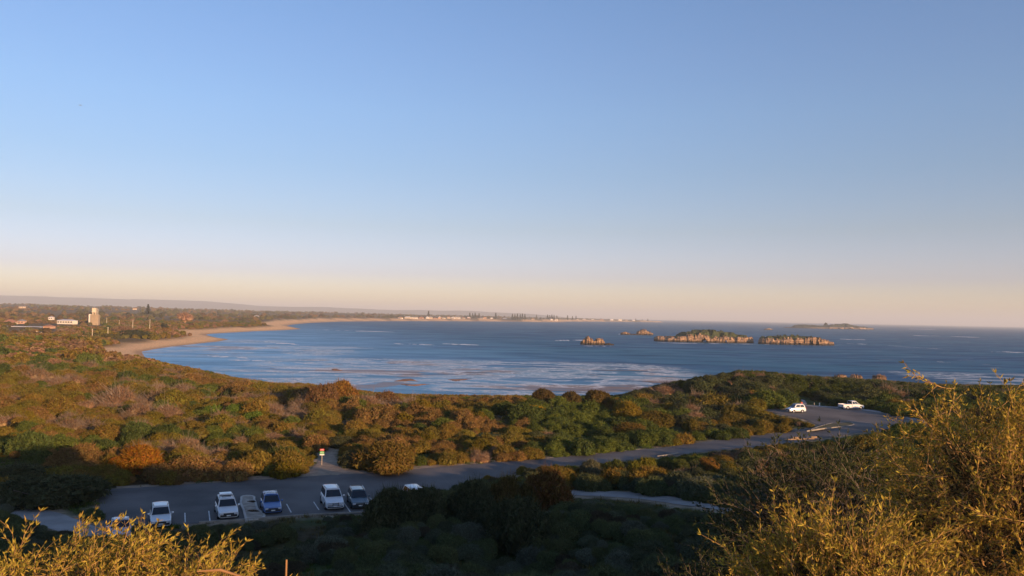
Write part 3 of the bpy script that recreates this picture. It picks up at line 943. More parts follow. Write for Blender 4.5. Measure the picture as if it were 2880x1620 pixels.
hsc = .85 + .45 * rs.random(M_)
h_est = sc * hsc * .88
dep = proj(x, y, z)[2]
infr = dep > 2
fs_ = fits(x, y, z, sc, h_est, y)
fs_ = np.where((y < 8.5), 1, fs_)
sc = sc * fs_
keepm = (fs_ > .33)
x, y, z, sc, fs_, sd, hsc = [q[keepm] for q in (x, y, z, sc, fs_, sd, hsc)]

# ---- named shrubs and small trees that stand out in the picture
#  (px, top y, base y, width px, D, palette, kind, label)
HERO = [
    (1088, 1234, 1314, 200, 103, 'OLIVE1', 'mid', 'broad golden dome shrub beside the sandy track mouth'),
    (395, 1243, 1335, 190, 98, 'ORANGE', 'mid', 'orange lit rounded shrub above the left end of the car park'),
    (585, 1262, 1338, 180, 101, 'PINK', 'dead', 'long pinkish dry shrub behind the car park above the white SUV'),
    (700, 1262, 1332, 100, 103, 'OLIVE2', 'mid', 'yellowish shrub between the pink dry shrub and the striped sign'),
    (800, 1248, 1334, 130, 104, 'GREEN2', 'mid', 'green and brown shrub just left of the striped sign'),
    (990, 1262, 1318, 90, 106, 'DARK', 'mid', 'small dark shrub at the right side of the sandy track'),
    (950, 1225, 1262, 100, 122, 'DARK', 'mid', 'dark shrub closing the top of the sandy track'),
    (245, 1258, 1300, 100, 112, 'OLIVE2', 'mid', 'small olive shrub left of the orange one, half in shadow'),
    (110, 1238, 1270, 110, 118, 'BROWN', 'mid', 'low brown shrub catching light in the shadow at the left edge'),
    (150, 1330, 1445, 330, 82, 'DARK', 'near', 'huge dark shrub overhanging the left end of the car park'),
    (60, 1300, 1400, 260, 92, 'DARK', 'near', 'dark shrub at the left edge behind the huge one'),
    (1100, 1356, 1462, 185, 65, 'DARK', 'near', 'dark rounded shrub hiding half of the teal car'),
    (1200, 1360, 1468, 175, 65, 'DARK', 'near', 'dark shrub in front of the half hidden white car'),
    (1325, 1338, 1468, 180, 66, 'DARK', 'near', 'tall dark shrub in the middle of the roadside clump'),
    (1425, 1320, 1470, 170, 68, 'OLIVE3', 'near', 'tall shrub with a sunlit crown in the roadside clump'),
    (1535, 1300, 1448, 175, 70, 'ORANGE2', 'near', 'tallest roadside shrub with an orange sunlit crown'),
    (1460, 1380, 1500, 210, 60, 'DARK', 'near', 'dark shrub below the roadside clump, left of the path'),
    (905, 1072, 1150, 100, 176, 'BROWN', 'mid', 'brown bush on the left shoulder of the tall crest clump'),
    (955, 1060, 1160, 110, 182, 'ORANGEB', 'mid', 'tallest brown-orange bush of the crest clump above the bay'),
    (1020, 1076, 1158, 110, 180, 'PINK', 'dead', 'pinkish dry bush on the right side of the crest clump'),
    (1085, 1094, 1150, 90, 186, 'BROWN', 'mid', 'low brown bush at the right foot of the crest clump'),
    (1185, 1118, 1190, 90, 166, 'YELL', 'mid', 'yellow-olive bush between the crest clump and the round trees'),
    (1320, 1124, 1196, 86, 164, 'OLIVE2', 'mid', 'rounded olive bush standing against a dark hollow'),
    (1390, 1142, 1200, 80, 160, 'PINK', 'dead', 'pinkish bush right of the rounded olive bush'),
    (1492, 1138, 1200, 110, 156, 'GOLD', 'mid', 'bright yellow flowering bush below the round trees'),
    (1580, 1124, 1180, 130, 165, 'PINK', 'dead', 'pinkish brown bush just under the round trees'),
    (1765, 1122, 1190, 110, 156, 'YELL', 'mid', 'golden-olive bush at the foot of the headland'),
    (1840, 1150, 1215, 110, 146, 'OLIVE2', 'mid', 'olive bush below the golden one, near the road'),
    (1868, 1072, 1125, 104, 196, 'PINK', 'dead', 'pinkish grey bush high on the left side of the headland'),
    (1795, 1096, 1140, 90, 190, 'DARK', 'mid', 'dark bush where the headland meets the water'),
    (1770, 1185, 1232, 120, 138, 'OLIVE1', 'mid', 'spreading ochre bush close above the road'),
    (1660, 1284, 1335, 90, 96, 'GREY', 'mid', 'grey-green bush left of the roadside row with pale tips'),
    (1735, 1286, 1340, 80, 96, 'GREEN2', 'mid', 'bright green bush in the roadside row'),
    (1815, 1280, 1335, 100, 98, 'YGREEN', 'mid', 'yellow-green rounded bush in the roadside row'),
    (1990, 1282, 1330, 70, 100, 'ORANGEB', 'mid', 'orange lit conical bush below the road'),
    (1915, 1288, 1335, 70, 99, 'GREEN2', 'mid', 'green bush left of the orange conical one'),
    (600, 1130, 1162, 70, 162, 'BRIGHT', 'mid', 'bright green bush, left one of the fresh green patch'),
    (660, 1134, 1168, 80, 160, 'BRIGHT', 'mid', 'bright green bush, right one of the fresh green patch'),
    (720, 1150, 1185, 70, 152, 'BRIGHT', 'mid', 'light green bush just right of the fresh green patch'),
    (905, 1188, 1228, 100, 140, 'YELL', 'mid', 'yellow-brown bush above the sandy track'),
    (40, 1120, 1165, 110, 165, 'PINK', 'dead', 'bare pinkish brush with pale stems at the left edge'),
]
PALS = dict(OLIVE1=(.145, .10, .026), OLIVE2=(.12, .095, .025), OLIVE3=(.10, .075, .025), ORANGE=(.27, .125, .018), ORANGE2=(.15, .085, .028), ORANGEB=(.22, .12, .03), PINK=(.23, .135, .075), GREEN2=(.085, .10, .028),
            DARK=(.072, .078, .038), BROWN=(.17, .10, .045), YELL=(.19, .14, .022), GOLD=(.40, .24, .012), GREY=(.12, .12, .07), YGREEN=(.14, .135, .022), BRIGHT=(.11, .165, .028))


def plant_trunk(parent, w_, h_, seed):
    r2 = random.Random(seed); mb = MB()
    for k in range(4):
        a = r2.random() * 6.28; q = w_ * .28
        mb.tube([(0.04 * k, 0, -.2), (math.cos(a) * q * .3, math.sin(a) * q * .3, h_ * .3), (math.cos(a) * q, math.sin(a) * q, h_ * .62)], [.09 * w_ / 4 + .03, .06, .03], 5)
    o = mb.obj('trunk', M_TRUNK, parent); return o


def hero(px, pt, pb, wpx, D, pal, kind, label, name='shrub', cat='shrub', group='shrubs one can tell apart', hscale=1.):
    base = at(px, pb, D); gzv = gh(base[0], D)
    topz = at(px, pt, D)[2]; h_ = max(1.2, topz - gzv) * 1.05; w_ = wpx / FPX * D * 1.08
    th = thing(name, label, cat, (base[0], D, gzv - .15), rs.uniform(0, 6.28), group)
    lst = {'near': NEAR, 'mid': NEAR if w_ > 6 or D < 130 else MIDS, 'dead': DEAD}[kind]
    me = lst[rs.integers(len(lst))]
    zz = max(v.co.z for v in me.vertices)
    c = link('crown', me, th); c.scale = (w_ / 2 * 1.02, w_ / 2 * 1.02, (h_ + .15) / zz)
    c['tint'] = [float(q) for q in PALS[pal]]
    if kind != 'dead' : plant_trunk(th, w_, h_, int(px))
    HERO_XY.append((base[0], D, w_ / 2))
    return th


for q in HERO: hero(*q)


def round_tree(px, pt, pb, wpx, D, tint, label, group='round-topped trees on the skyline', crown_low=.38):
    base = at(px, pb, D); gzv = gh(base[0], D); topz = at(px, pt, D)[2]; h_ = topz - gzv; w_ = wpx / FPX * D
    th = thing('round_tree', label, 'tree', (base[0], D, gzv - .1), 0, group)
    mb = MB()
    for k in range(5):
        a = k * 1.3 + px; q = w_ * .3
        mb.tube([(0, 0, -.3), (.15 * math.cos(a), .15 * math.sin(a), h_ * .25), (math.cos(a) * q * .5, math.sin(a) * q * .5, h_ * .5), (math.cos(a) * q, math.sin(a) * q, h_ * .75)], [.16, .13, .09, .04], 6)
    mb.obj('trunk', M_TRUNK, th)
    me = NEAR[int(px) % len(NEAR)]; zz = max(v.co.z for v in me.vertices)
    c = link('crown', me, th); c.location = (0, 0, h_ * crown_low); c.scale = (w_ / 2, w_ / 2, h_ * (1 - crown_low) / zz); c.rotation_euler = (0, 0, px)
    c['tint'] = list(tint)
    HERO_XY.append((base[0], D, w_ / 2 * .6))


round_tree(1524, 1086, 1150, 84, 178, (.105, .075, .028), 'leftmost of the three round-topped trees, tallest against the water')
round_tree(1606, 1094, 1150, 66, 176, (.10, .075, .030), 'middle one of the three round-topped trees against the water')
round_tree(1680, 1091, 1150, 92, 178, (.12, .085, .028), 'rightmost and broadest of the three round-topped trees')
round_tree(2108, 1096, 1152, 74, 182, (.20, .105, .045), 'brown round-topped small tree left of the striped lot sign', group='round-topped trees', crown_low=.2)

# added tall shrubs outside the frame, put there to shade the car park's left end
for q, (a, b_, hgt) in enumerate(((13.5, 9.5, 3.4), (16.5, 9.5, 3.9), (19.5, 8.8, 4.0), (22.5, 8.0, 3.9))):
    th = thing('shrub', '%s added shade shrub on the crest outside the right edge' % ('first', 'second', 'third', 'fourth')[q], 'shrub', (a, b_, gh(a, b_) - .1), q, 'added shade shrubs')
    c = link('crown', NEAR[q % 5], th); c.scale = (2.2, 2.2, hgt / .85); c['tint'] = [.10, .085, .03]; plant_trunk(th, 3.6, hgt, q)

# clear room for the named ones
hx = np.array(HERO_XY)
far_ok = np.ones(len(x), bool)
for a, b_, r_ in hx:
    far_ok &= (np.hypot(x - a, y - b_) > r_ * .72)
x, y, z, sc, sd, hsc = [q[far_ok] for q in (x, y, z, sc, sd, hsc)]
M_ = len(x)
# keep scrub from hiding the named ones
pr, pt_, dp_ = proj(x, y, z + sc * .72)
tints = np.zeros((M_, 3)); kinds = []
for k in range(M_):
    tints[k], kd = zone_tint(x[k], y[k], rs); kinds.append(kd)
kinds = np.array(kinds)
rot = rs.random(M_) * 6.283
r_all = np.hypot(x, y)
px0, py0, dep0 = proj(x, y, z + sc * .4)
inview = (dep0 > 3) & (px0 > 10) & (px0 < 2870) & (py0 < 1600)
size = np.where(inview, 2 * sc / np.maximum(dep0, 1), 0)
# in full view only: not behind a nearer, higher plant or the ground
vis = np.zeros(M_, bool)
order = np.argsort(-size)
cnt = 0
occ = np.full(2880, 1e9)
od = np.argsort(dep0)
for k in od:
    if not inview[k]: continue
    a = int(max(0, px0[k] - sc[k] * .9 / dep0[k] * FPX)); b_ = int(min(2879, px0[k] + sc[k] * .9 / dep0[k] * FPX)) + 1
    topy = proj(x[k], y[k], z[k] + sc[k] * .72)[1]
    m_ = occ[a:b_].mean() if b_ > a else 0
    if topy < m_ - (3 + .2 * sc[k] / dep0[k] * FPX): vis[k] = True
    occ[a:b_] = np.minimum(occ[a:b_], topy + 2)
# nearby foreground bushes hide the lower corners
hid = ((px0 < 640) & (py0 > 1500)) | ((px0 > 2150) & (py0 > 1270)) | ((px0 > 2560) & (py0 > 1100)) | ((px0 > 1980) & (py0 > 1400))
order = [k for k in np.argsort(-size) if vis[k] and not hid[k]][:285]
single = np.zeros(M_, bool); single[order] = True


def lib(k):
    kd = kinds[k]; r_ = r_all[k]
    if kd == 'pink' and r_ < 330: return 2
    if r_ < 100: return 0
    if r_ < 360: return 1
    return 3


LIBS = [NEAR, MIDS, DEAD, FARS]
libi = np.array([lib(k) for k in range(M_)])
vari = rs.integers(0, 100, M_)
WORDS = dict(dark='dark green', grey='grey-green', brown='brown', pink='pinkish dry', green='fresh green', olive='olive', yellow='yellowish')
# landmarks that can be found in the picture, for telling one shrub from the next
MARKS = [(642, 1430, 'the roof-box SUV'), (700, 1430, 'the pale kerb island'), (768, 1415, 'the blue car'), (940, 1400, 'the bull-bar car'), (1012, 1400, 'the dark teal car'), (905, 1275, 'the striped sign at the track'), (935, 1290, 'the sandy track'),
         (1088, 1275, 'the golden dome shrub'), (395, 1290, 'the orange shrub'), (150, 1390, 'the huge dark shrub'), (1330, 1400, 'the roadside clump'), (1535, 1370, 'the orange-crowned shrub'), (1630, 1388, 'the left end of the path'), (1850, 1405, 'the middle of the path'), (2050, 1435, 'the right end of the path'),
         (1520, 1115, 'the leftmost round-topped tree'), (1680, 1120, 'the broadest round-topped tree'), (960, 1110, 'the crest clump'), (1490, 1165, 'the yellow flowering bush'), (1765, 1155, 'the golden-olive bush'), (1868, 1098, 'the pinkish headland bush'), (2108, 1125, 'the brown round-topped tree'),
         (2235, 1155, 'the boxy white car'), (2395, 1143, 'the white pickup'), (2213, 1120, 'the upper lot sign'), (2250, 1240, 'the block wall'), (2340, 1200, 'the grassy median'), (1990, 1305, 'the orange conical bush'), (1735, 1310, 'the bright green roadside bush'), (630, 1150, 'the fresh green patch'), (320, 950, 'the first beach'), (120, 925, 'the club building'), (730, 1585, 'the upright orange stick'), (1440, 1600, 'the bottom edge centre'), (2380, 1056, 'the rock stacks'), (1150, 1150, 'the yellow-olive bush'), (300, 1130, 'the left scrub field centre'), (1320, 1160, 'the rounded olive bush')]
NTH = ['nearest', 'second nearest', 'third nearest', 'fourth nearest', 'fifth nearest', 'sixth nearest', 'seventh nearest', 'eighth nearest', 'ninth nearest', 'tenth nearest', 'eleventh nearest', 'twelfth nearest']
rowsL = {}
msize = {}
for k in order:
    dd = [math.hypot(px0[k] - a, (py0[k] - b_) * 1.6) for a, b_, _ in MARKS]; m_ = int(np.argmin(dd)); a, b_, nm = MARKS[m_]
    dx, dy = px0[k] - a, (py0[k] - b_) * 1.6
    if abs(dx) > 2.2 * abs(dy): dr_ = 'right of' if dx > 0 else 'left of'
    elif abs(dy) > 2.2 * abs(dx): dr_ = 'below' if dy > 0 else 'above'
    else: dr_ = ('below and ' if dy > 0 else 'above and ') + ('right of' if dx > 0 else 'left of')
    sz = 'large' if sc[k] > np.median(sc[order]) * 1.2 else ('small' if sc[k] < np.median(sc[order]) * .8 else 'middling')
    rowsL.setdefault((WORDS[kinds[k]], sz, dr_, nm), []).append((dd[m_], k))
LAB = {}
for (cw, sz, dr_, nm), L_ in rowsL.items():
    L_.sort()
    for q, (_, k) in enumerate(L_):
        LAB[k] = '%s %s shrub %s %s' % (sz, cw, dr_, nm) + ('' if len(L_) == 1 else ', %s' % NTH[min(q, 11)])
for k in order:
    L_ = LIBS[libi[k]]; me = L_[vari[k] % len(L_)]
    o = link('scrub_shrub', me); o.location = (x[k], y[k], z[k] - .08); o.rotation_euler = (0, 0, rot[k]); o.scale = (sc[k], sc[k], sc[k] * hsc[k])
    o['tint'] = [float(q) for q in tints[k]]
    if y[k] < 50: zn = 'on the shaded slope right below the lookout'
    elif y[k] < 92 and px0[k] < 1100: zn = 'on the bank in front of the parked cars'
    elif y[k] < 100: zn = 'on the shaded slope beside the pale path'
    elif px0[k] < 900: zn = 'in the scrub left of the sandy track'
    elif px0[k] < 1700: zn = 'in the scrub between the road and the bay'
    else: zn = 'in the scrub around the headland road'
    tag(o, LAB[k], 'shrub', 'shrubs ' + zn)


def instancer(name, libs_, sel, lib_of, kindname):
    """many plants too many to name: one object, geometry nodes scatter them on its own points"""
    idx = np.nonzero(sel)[0]
    if not len(idx): return
    me = bpy.data.meshes.new(name)
    me.vertices.add(len(idx)); me.vertices.foreach_set('co', np.stack([x[idx], y[idx], z[idx] - .08], -1).astype(np.float32).ravel())
    for nm, tp, dat in (('rotz', 'FLOAT', rot[idx]), ('size', 'FLOAT', sc[idx]), ('tall', 'FLOAT', sc[idx] * hsc[idx]), ('pick', 'INT', vari[idx] % len(libs_))):
        a = me.attributes.new(nm, tp, 'POINT'); a.data.foreach_set('value', dat.astype(np.int32 if tp == 'INT' else np.float32))
    a = me.attributes.new('tint', 'FLOAT_COLOR', 'POINT'); a.data.foreach_set('color', np.c_[tints[idx], np.ones(len(idx))].astype(np.float32).ravel())
    me.update()
    o = link(name, me); tag(o, kind='stuff')
    attach_nodes(o, libs_)
    return o


LIBC = {}


def attach_nodes(o, libs_):
    key = libs_[0].name
    if key not in LIBC:
        c = bpy.data.collections.new('plants_' + key)
        for q, m_ in enumerate(libs_):
            ob = bpy.data.objects.new('%03d' % q + m_.name, m_); c.objects.link(ob)
        LIBC[key] = c
    ng = bpy.data.node_groups.new('scatter_' + o.name, 'GeometryNodeTree')
    ng.interface.new_socket('Geometry', in_out='INPUT', socket_type='NodeSocketGeometry'); ng.interface.new_socket('Geometry', in_out='OUTPUT', socket_type='NodeSocketGeometry')
    gi = ng.nodes.new('NodeGroupInput'); go = ng.nodes.new('NodeGroupOutput')
    m2p = ng.nodes.new('GeometryNodeMeshToPoints'); iop = ng.nodes.new('GeometryNodeInstanceOnPoints'); ci = ng.nodes.new('GeometryNodeCollectionInfo')
    ci.inputs['Collection'].default_value = LIBC[key]; ci.inputs['Separate Children'].default_value = True; ci.inputs['Reset Children'].default_value = True
    iop.inputs['Pick Instance'].default_value = True

    def na_(nm, tp):
        n = ng.nodes.new('GeometryNodeInputNamedAttribute'); n.data_type = tp; n.inputs['Name'].default_value = nm; return n.outputs[0]
    cr = ng.nodes.new('ShaderNodeCombineXYZ'); ng.links.new(na_('rotz', 'FLOAT'), cr.inputs[2])
    cs_ = ng.nodes.new('ShaderNodeCombineXYZ'); s_ = na_('size', 'FLOAT'); ng.links.new(s_, cs_.inputs[0]); ng.links.new(s_, cs_.inputs[1]); ng.links.new(na_('tall', 'FLOAT'), cs_.inputs[2])
    ng.links.new(gi.outputs[0], m2p.inputs[0]); ng.links.new(m2p.outputs[0], iop.inputs['Points']); ng.links.new(ci.outputs[0], iop.inputs['Instance'])
    ng.links.new(na_('pick', 'INT'), iop.inputs['Instance Index'])
    ng.links.new(cr.outputs[0], iop.inputs['Rotation']); ng.links.new(cs_.outputs[0], iop.inputs['Scale'])
    ng.links.new(iop.outputs[0], go.inputs[0])
    md = o.modifiers.new('scatter', 'NODES'); md.node_group = ng


rest = ~single
instancer('slope_scrub', NEAR, rest & (libi == 0), 0, 'n')
instancer('dune_scrub', MIDS, rest & (libi == 1), 1, 'm')
instancer('dry_scrub', DEAD, rest & (libi == 2), 2, 'd')
instancer('far_scrub', FARS, rest & (libi == 3), 3, 'f')

# low herbs and tussocks between the shrubs on the lit side and along verges
def tuft_mesh(seed, n=70):
    r_ = np.random.default_rng(seed)
    a = r_.random(n) * 6.283; e = r_.uniform(.5, 1.4, n); L = r_.uniform(.25, .6, n)
    d = np.stack([np.cos(a) * np.cos(e), np.sin(a) * np.cos(e), np.sin(e)], -1)
    p = np.stack([r_.normal(size=n) * .35, r_.normal(size=n) * .35, np.zeros(n)], -1)
    s_ = np.stack([-np.sin(a), np.cos(a), np.zeros(n)], -1) * .035
    V = np.stack([p - s_, p + s_, p + d * L[:, None] + s_ * .3, p + d * L[:, None] - s_ * .3], 1).reshape(-1, 3)
    me_ = npmesh('herb_tuft', V, np.arange(len(V)).reshape(-1, 4), M_LEAF); return me_


TUFT = [tuft_mesh(900 + k) for k in range(3)]
n_t = 26000
ty = 14 + rs.random(n_t) ** .75 * 230; tx = (rs.random(n_t) * 2 - 1) * (ty * .80 + 4)
tz, tsd, tdr = terr(tx, ty, True)
k_ = (tsd > 3) & (tdr > .25)
# everything the instancer reads
x, y, z = tx[k_], ty[k_], tz[k_]
M_ = len(x); rot = rs.random(M_) * 6.28; sc = .35 + rs.random(M_) * .6; hsc = .7 + rs.random(M_) * .5; vari = rs.integers(0, 99, M_)
gq = fbm(x / 9, y / 9, 93)
tints = np.where((gq > .48)[:, None], np.array([.075, .105, .022])[None], np.array([.12, .10, .035])[None]) * (.7 + .6 * rs.random(M_))[:, None]
s2 = fits(x, y, z, sc * .4, sc * .5, y)
instancer('herbs_and_grass', TUFT, (s2 > .5), 0, 'g')

# ---- woodland and town trees beyond the first beach
n_t = 15000
u_ = rs.random(n_t); ty = 620 * np.exp(u_ * math.log(9000 / 620)); tx = ty * rs.uniform(-.92, .55, n_t)
tz, tsd, tdr = terr(tx, ty, True)
rr_ = np.hypot(tx, ty)
k_ = (tsd > 40 + .02 * rr_) & (fbm(tx / (60 + rr_ * .03), ty / (60 + rr_ * .05), 97) > .36)
x, y, z = tx[k_], ty[k_], tz[k_]
M_ = len(x); rr_ = rr_[k_]; rot = rs.random(M_) * 6.28
sc = (2.2 + rs.random(M_) ** 2 * 3.6) * np.clip(rr_ / 1100, 1, 2.8) ** .8; hsc = .8 + rs.random(M_) * .6; vari = rs.integers(0, 99, M_)
gq = fbm(x / 150, y / 150, 98)
tints = np.where((gq > .5)[:, None], np.array([.115, .105, .035])[None], np.array([.175, .115, .05])[None]) * (.55 + .9 * rs.random(M_))[:, None]
CLEAR = [(a, b_, c_, d_) for a, b_, c_, d_ in ((10, 160, 880, 965), (160, 300, 862, 930))]
px_, py_, _ = proj(x, y, z + sc * .5)
kk = np.ones(M_, bool)
for a, b_, c_, d_ in CLEAR: kk &= ~((px_ > a) & (px_ < b_) & (py_ > c_) & (y < 1200) & (y > 760) & (rs.random(M_) < .8))
instancer('far_woodland', FARS, kk, 3, 'w')

# ================================================================== ROCK ISLANDS
def rockmat(name, c1, c2, c3, sc, foot=1.7):
    m, t, b = newmat(name)
    g = t.nodes.new('ShaderNodeNewGeometry')
    mp = t.nodes.new('ShaderNodeMapping'); mp.inputs['Scale'].default_value = (sc, sc, sc * 3.6)
    t.links.new(g.outputs['Position'], mp.inputs[0])
    n = t.nodes.new('ShaderNodeTexNoise'); n.inputs['Scale'].default_value = 1; n.inputs['Detail'].default_value = 8; n.inputs['Roughness'].default_value = .65
    t.links.new(mp.outputs[0], n.inputs['Vector'])
    r = t.nodes.new('ShaderNodeValToRGB'); e = r.color_ramp.elements
    e[0].position = .34; e[0].color = (*c1, 1); e[1].position = .68; e[1].color = (*c3, 1)
    q = e.new(.5); q.color = (*c2, 1)
    t.links.new(n.outputs[0], r.inputs[0])
    # the rock turns darker towards its foot
    s_ = t.nodes.new('ShaderNodeSeparateXYZ'); t.links.new(g.outputs['Position'], s_.inputs[0])
    mr = t.nodes.new('ShaderNodeMapRange'); mr.inputs[1].default_value = foot; mr.inputs[2].default_value = foot * 2; t.links.new(s_.outputs[2], mr.inputs[0])
    mx = t.nodes.new('ShaderNodeMix'); mx.data_type = 'RGBA'; mx.inputs[6].default_value = (.045, .036, .028, 1)
    t.links.new(mr.outputs[0], mx.inputs[0]); t.links.new(r.outputs[0], mx.inputs[7]); t.links.new(mx.outputs[2], b.inputs['Base Color'])
    b.inputs['Roughness'].default_value = .95; b.inputs['Specular IOR Level'].default_value = .15
    bp = t.nodes.new('ShaderNodeBump'); bp.inputs['Strength'].default_value = .8; bp.inputs['Distance'].default_value = 1.5
    t.links.new(n.outputs[0], bp.inputs['Height']); t.links.new(bp.outputs[0], b.inputs['Normal'])
    return m


M_ROCK = rockmat('limestone', (.055, .036, .024), (.25, .155, .095), (.46, .31, .19), .16)
M_ROCKF = rockmat('far_limestone', (.12, .09, .07), (.30, .21, .15), (.42, .32, .24), .03)
M_CAP = pmat('island_low_scrub', (.05, .062, .02), .95, var=.5, scale=.15, bump=.6, detail=8)
M_CAPD = pmat('island_dark_scrub', (.045, .05, .03), .95, var=.5, scale=.03, bump=.6, detail=8)


def island(name, label, cat, px0, px1, D, prof, veg=None, depth=.35, seed=0, rock=M_ROCK, cap=M_CAP, group='limestone islands and rocks', nx=190, ny=76, cliff=.6, rough=1.):
    """prof: (fraction along, total height px, cliff height px) as the skyline shows it"""
    k = D / FPX
    xa, xb = pd(px0, D, 0)[0], pd(px1, D, 0)[0]
    cx, W = (xa + xb) / 2, (xb - xa)
    Hd = W * depth if W * depth > 4 else 4
    P = np.array(prof, float)
    uu = np.linspace(0, 1, nx); vv = np.sin(np.linspace(-1, 1, ny) * math.pi / 2)
    U, Vv = np.meshgrid(uu, vv, indexing='ij')
    wx_ = W * (U - .5); wy_ = Vv * Hd / 2
    ht = np.interp(U, P[:, 0], P[:, 1]) * k; hc = np.interp(U, P[:, 0], P[:, 2]) * k
    r1 = fbm(wx_ / (W * .045) + seed, wy_ / (W * .045), seed + 3, 4) - .5
    r2 = fbm(wx_ / (W * .013) + seed, wy_ / (W * .013), seed + 5, 3) - .5
    half = np.sqrt(np.clip(1 - np.abs(2 * U - 1) ** 3.2, 0, 1))
    e = half - np.abs(Vv) + r1 * .42 * rough + r2 * .05 * rough       # distance from the rim, in half depths
    cl = sstep(.0, .17, e)
    z = -1.2 + (1.2 + hc * (.78 + 1.0 * r1 * rough * .6 + .2 * r2)) * cl ** cliff + (ht - hc) * sstep(.22, .85, e) * (1 + .12 * r1)
    z = z + r2 * hc * .35 * cl * (1 - sstep(.3, .6, e))
    if W > 20: z = np.where(z > 0, z + .55 * np.sin(z * 1.9 + r1 * 6) * cl, z)      # bedding ledges
    und = (r2 * .15 + r1 * .9) * Hd * .10
    X3 = cx + wx_; Y3 = D + Hd / 2 + wy_ + und * cl
    V = np.stack([X3, Y3, z], -1).reshape(-1, 3)
    i, j = np.meshgrid(np.arange(nx - 1), np.arange(ny - 1), indexing='ij')
    F = np.stack([i * ny + j, (i + 1) * ny + j, (i + 1) * ny + j + 1, i * ny + j + 1], -1).reshape(-1, 4)
    zc = z.reshape(-1)[F].max(1)
    F = F[zc > -1.0]
    th = thing(name, label, cat, (cx, D + Hd / 2, 0), 0, group)
    V0 = V - np.array([cx, D + Hd / 2, 0])
    link('cliff', npmesh('cliff', V0, F, rock, False), th)
    if veg:
        ef = e.reshape(-1); lim = veg
        vm = (ef > lim) & ((ht - hc).reshape(-1) > .5 * k)
        F2 = F[vm[F].all(1)]
        if len(F2):
            V2 = V0.copy(); V2[:, 2] += .25 + np.abs(fbm(V[:, 0] / (W * .02), V[:, 1] / (W * .02), 8, 2) - .2) * (.45 * k)
            link('ground_cover', npmesh('ground_cover', V2, F2, cap, False), th)
    return th


island('rock_island', 'largest limestone island with a green scrub top and pale cliffs', 'island', 1850, 2136, 1130,
       [(0, 12, 12), (.05, 18, 18), (.11, 12, 12), (.17, 18, 18), (.22, 16, 15), (.30, 30, 24), (.38, 34, 26), (.46, 38, 22), (.6, 37, 20), (.75, 32, 19), (.88, 27, 19), (.96, 22, 20), (1, 18, 18)], .30, .34, 3)
island('rock_island', 'long flat limestone island with ribbed cliffs, right of the largest', 'island', 2146, 2362, 1105,
       [(0, 18, 16), (.06, 24, 19), (.3, 27, 20), (.5, 29, 21), (.62, 28, 25), (.75, 23, 22), (.88, 18, 18), (1, 8, 8)], .26, .36, 9)
island('sea_rock', 'nearest dark jagged rock standing alone in the bay', 'rock', 1636, 1706, 946,
       [(0, 9, 9), (.14, 14, 14), (.3, 24, 24), (.45, 17, 17), (.55, 11, 11), (.7, 19, 19), (.88, 17, 17), (1, 8, 8)], None, .5, 14, rough=1.6, nx=90, ny=36)
island('sea_rock', 'low reef tail at the right end of the nearest jagged rock', 'rock', 1703, 1731, 946, [(0, 4, 4), (.4, 6, 6), (1, 3, 3)], None, .5, 17, rough=1.5, nx=40, ny=20)
island('sea_rock', 'craggy rock with a pale top behind the nearest jagged rock', 'rock', 1793, 1842, 1560,
       [(0, 8, 8), (.25, 15, 15), (.5, 17, 17), (.7, 11, 11), (1, 5, 5)], None, .5, 21, rough=1.5, nx=70, ny=30)
island('sea_rock', 'small dark rock left of the craggy rock with a pale top', 'rock', 1748, 1776, 1560, [(0, 6, 6), (.5, 9, 9), (1, 5, 5)], None, .5, 23, rough=1.4, nx=50, ny=24)
island('sea_rock', 'thin low reef joining the small dark rock and the craggy one', 'rock', 1774, 1798, 1560, [(0, 3, 3), (.5, 3.5, 3.5), (1, 3, 3)], None, .4, 25, nx=40, ny=16)
island('sea_rock', 'tiny far rock between the largest island and the far low island', 'rock', 2153, 2177, 2900, [(0, 3, 3), (.5, 5.5, 5.5), (1, 3, 3)], None, .5, 27, rock=M_ROCKF, nx=40, ny=16)
island('far_island', 'far low island on the horizon with dark scrub and pale sand', 'island', 2226, 2480, 3900,
       [(0, 3, 3), (.08, 3, 2), (.1, 8, 2), (.2, 11, 3), (.3, 10, 4), (.42, 9, 6), (.55, 13, 6), (.68, 17, 7), (.8, 11, 7), (.9, 8, 6), (1, 4, 4)], .12, .4, 31, rock=M_ROCKF, cap=M_CAPD, rough=.8)
island('far_knoll', 'small dark knoll sticking up on the far low island', 'rock', 2318, 2334, 4080, [(0, 6, 6), (.5, 20, 20), (1, 6, 6)], None, .6, 33, rock=M_CAPD, nx=24, ny=14, group=None)
# stacks behind the headland, feet out of sight
for (a, b_, hp, sd_, lb) in ((2352, 2392, 30, 41, 'leftmost orange rock stack showing over the headland'), (2396, 2434, 31, 43, 'square topped rock stack, middle of three over the headland'), (2462, 2502, 29, 47, 'rightmost rock stack showing over the headland')):
    base_py = hz((a + b_) / 2) + EYE * FPX / 402
    hpx = base_py - 1052
    island('rock_stack', lb, 'rock', a, b_, 402, [(0, hpx * .7, hpx * .7), (.2, hpx * .96, hpx * .96), (.5, hpx * 1.04, hpx * 1.04), (.8, hpx, hpx), (1, hpx * .75, hpx * .75)], None, .8, sd_, rough=.7, nx=60, ny=40)

# low wet reefs that break the surface in the bay
M_REEF = rockmat('wet_reef', (.16, .08, .045), (.36, .18, .09), (.52, .28, .15), .25, .01)


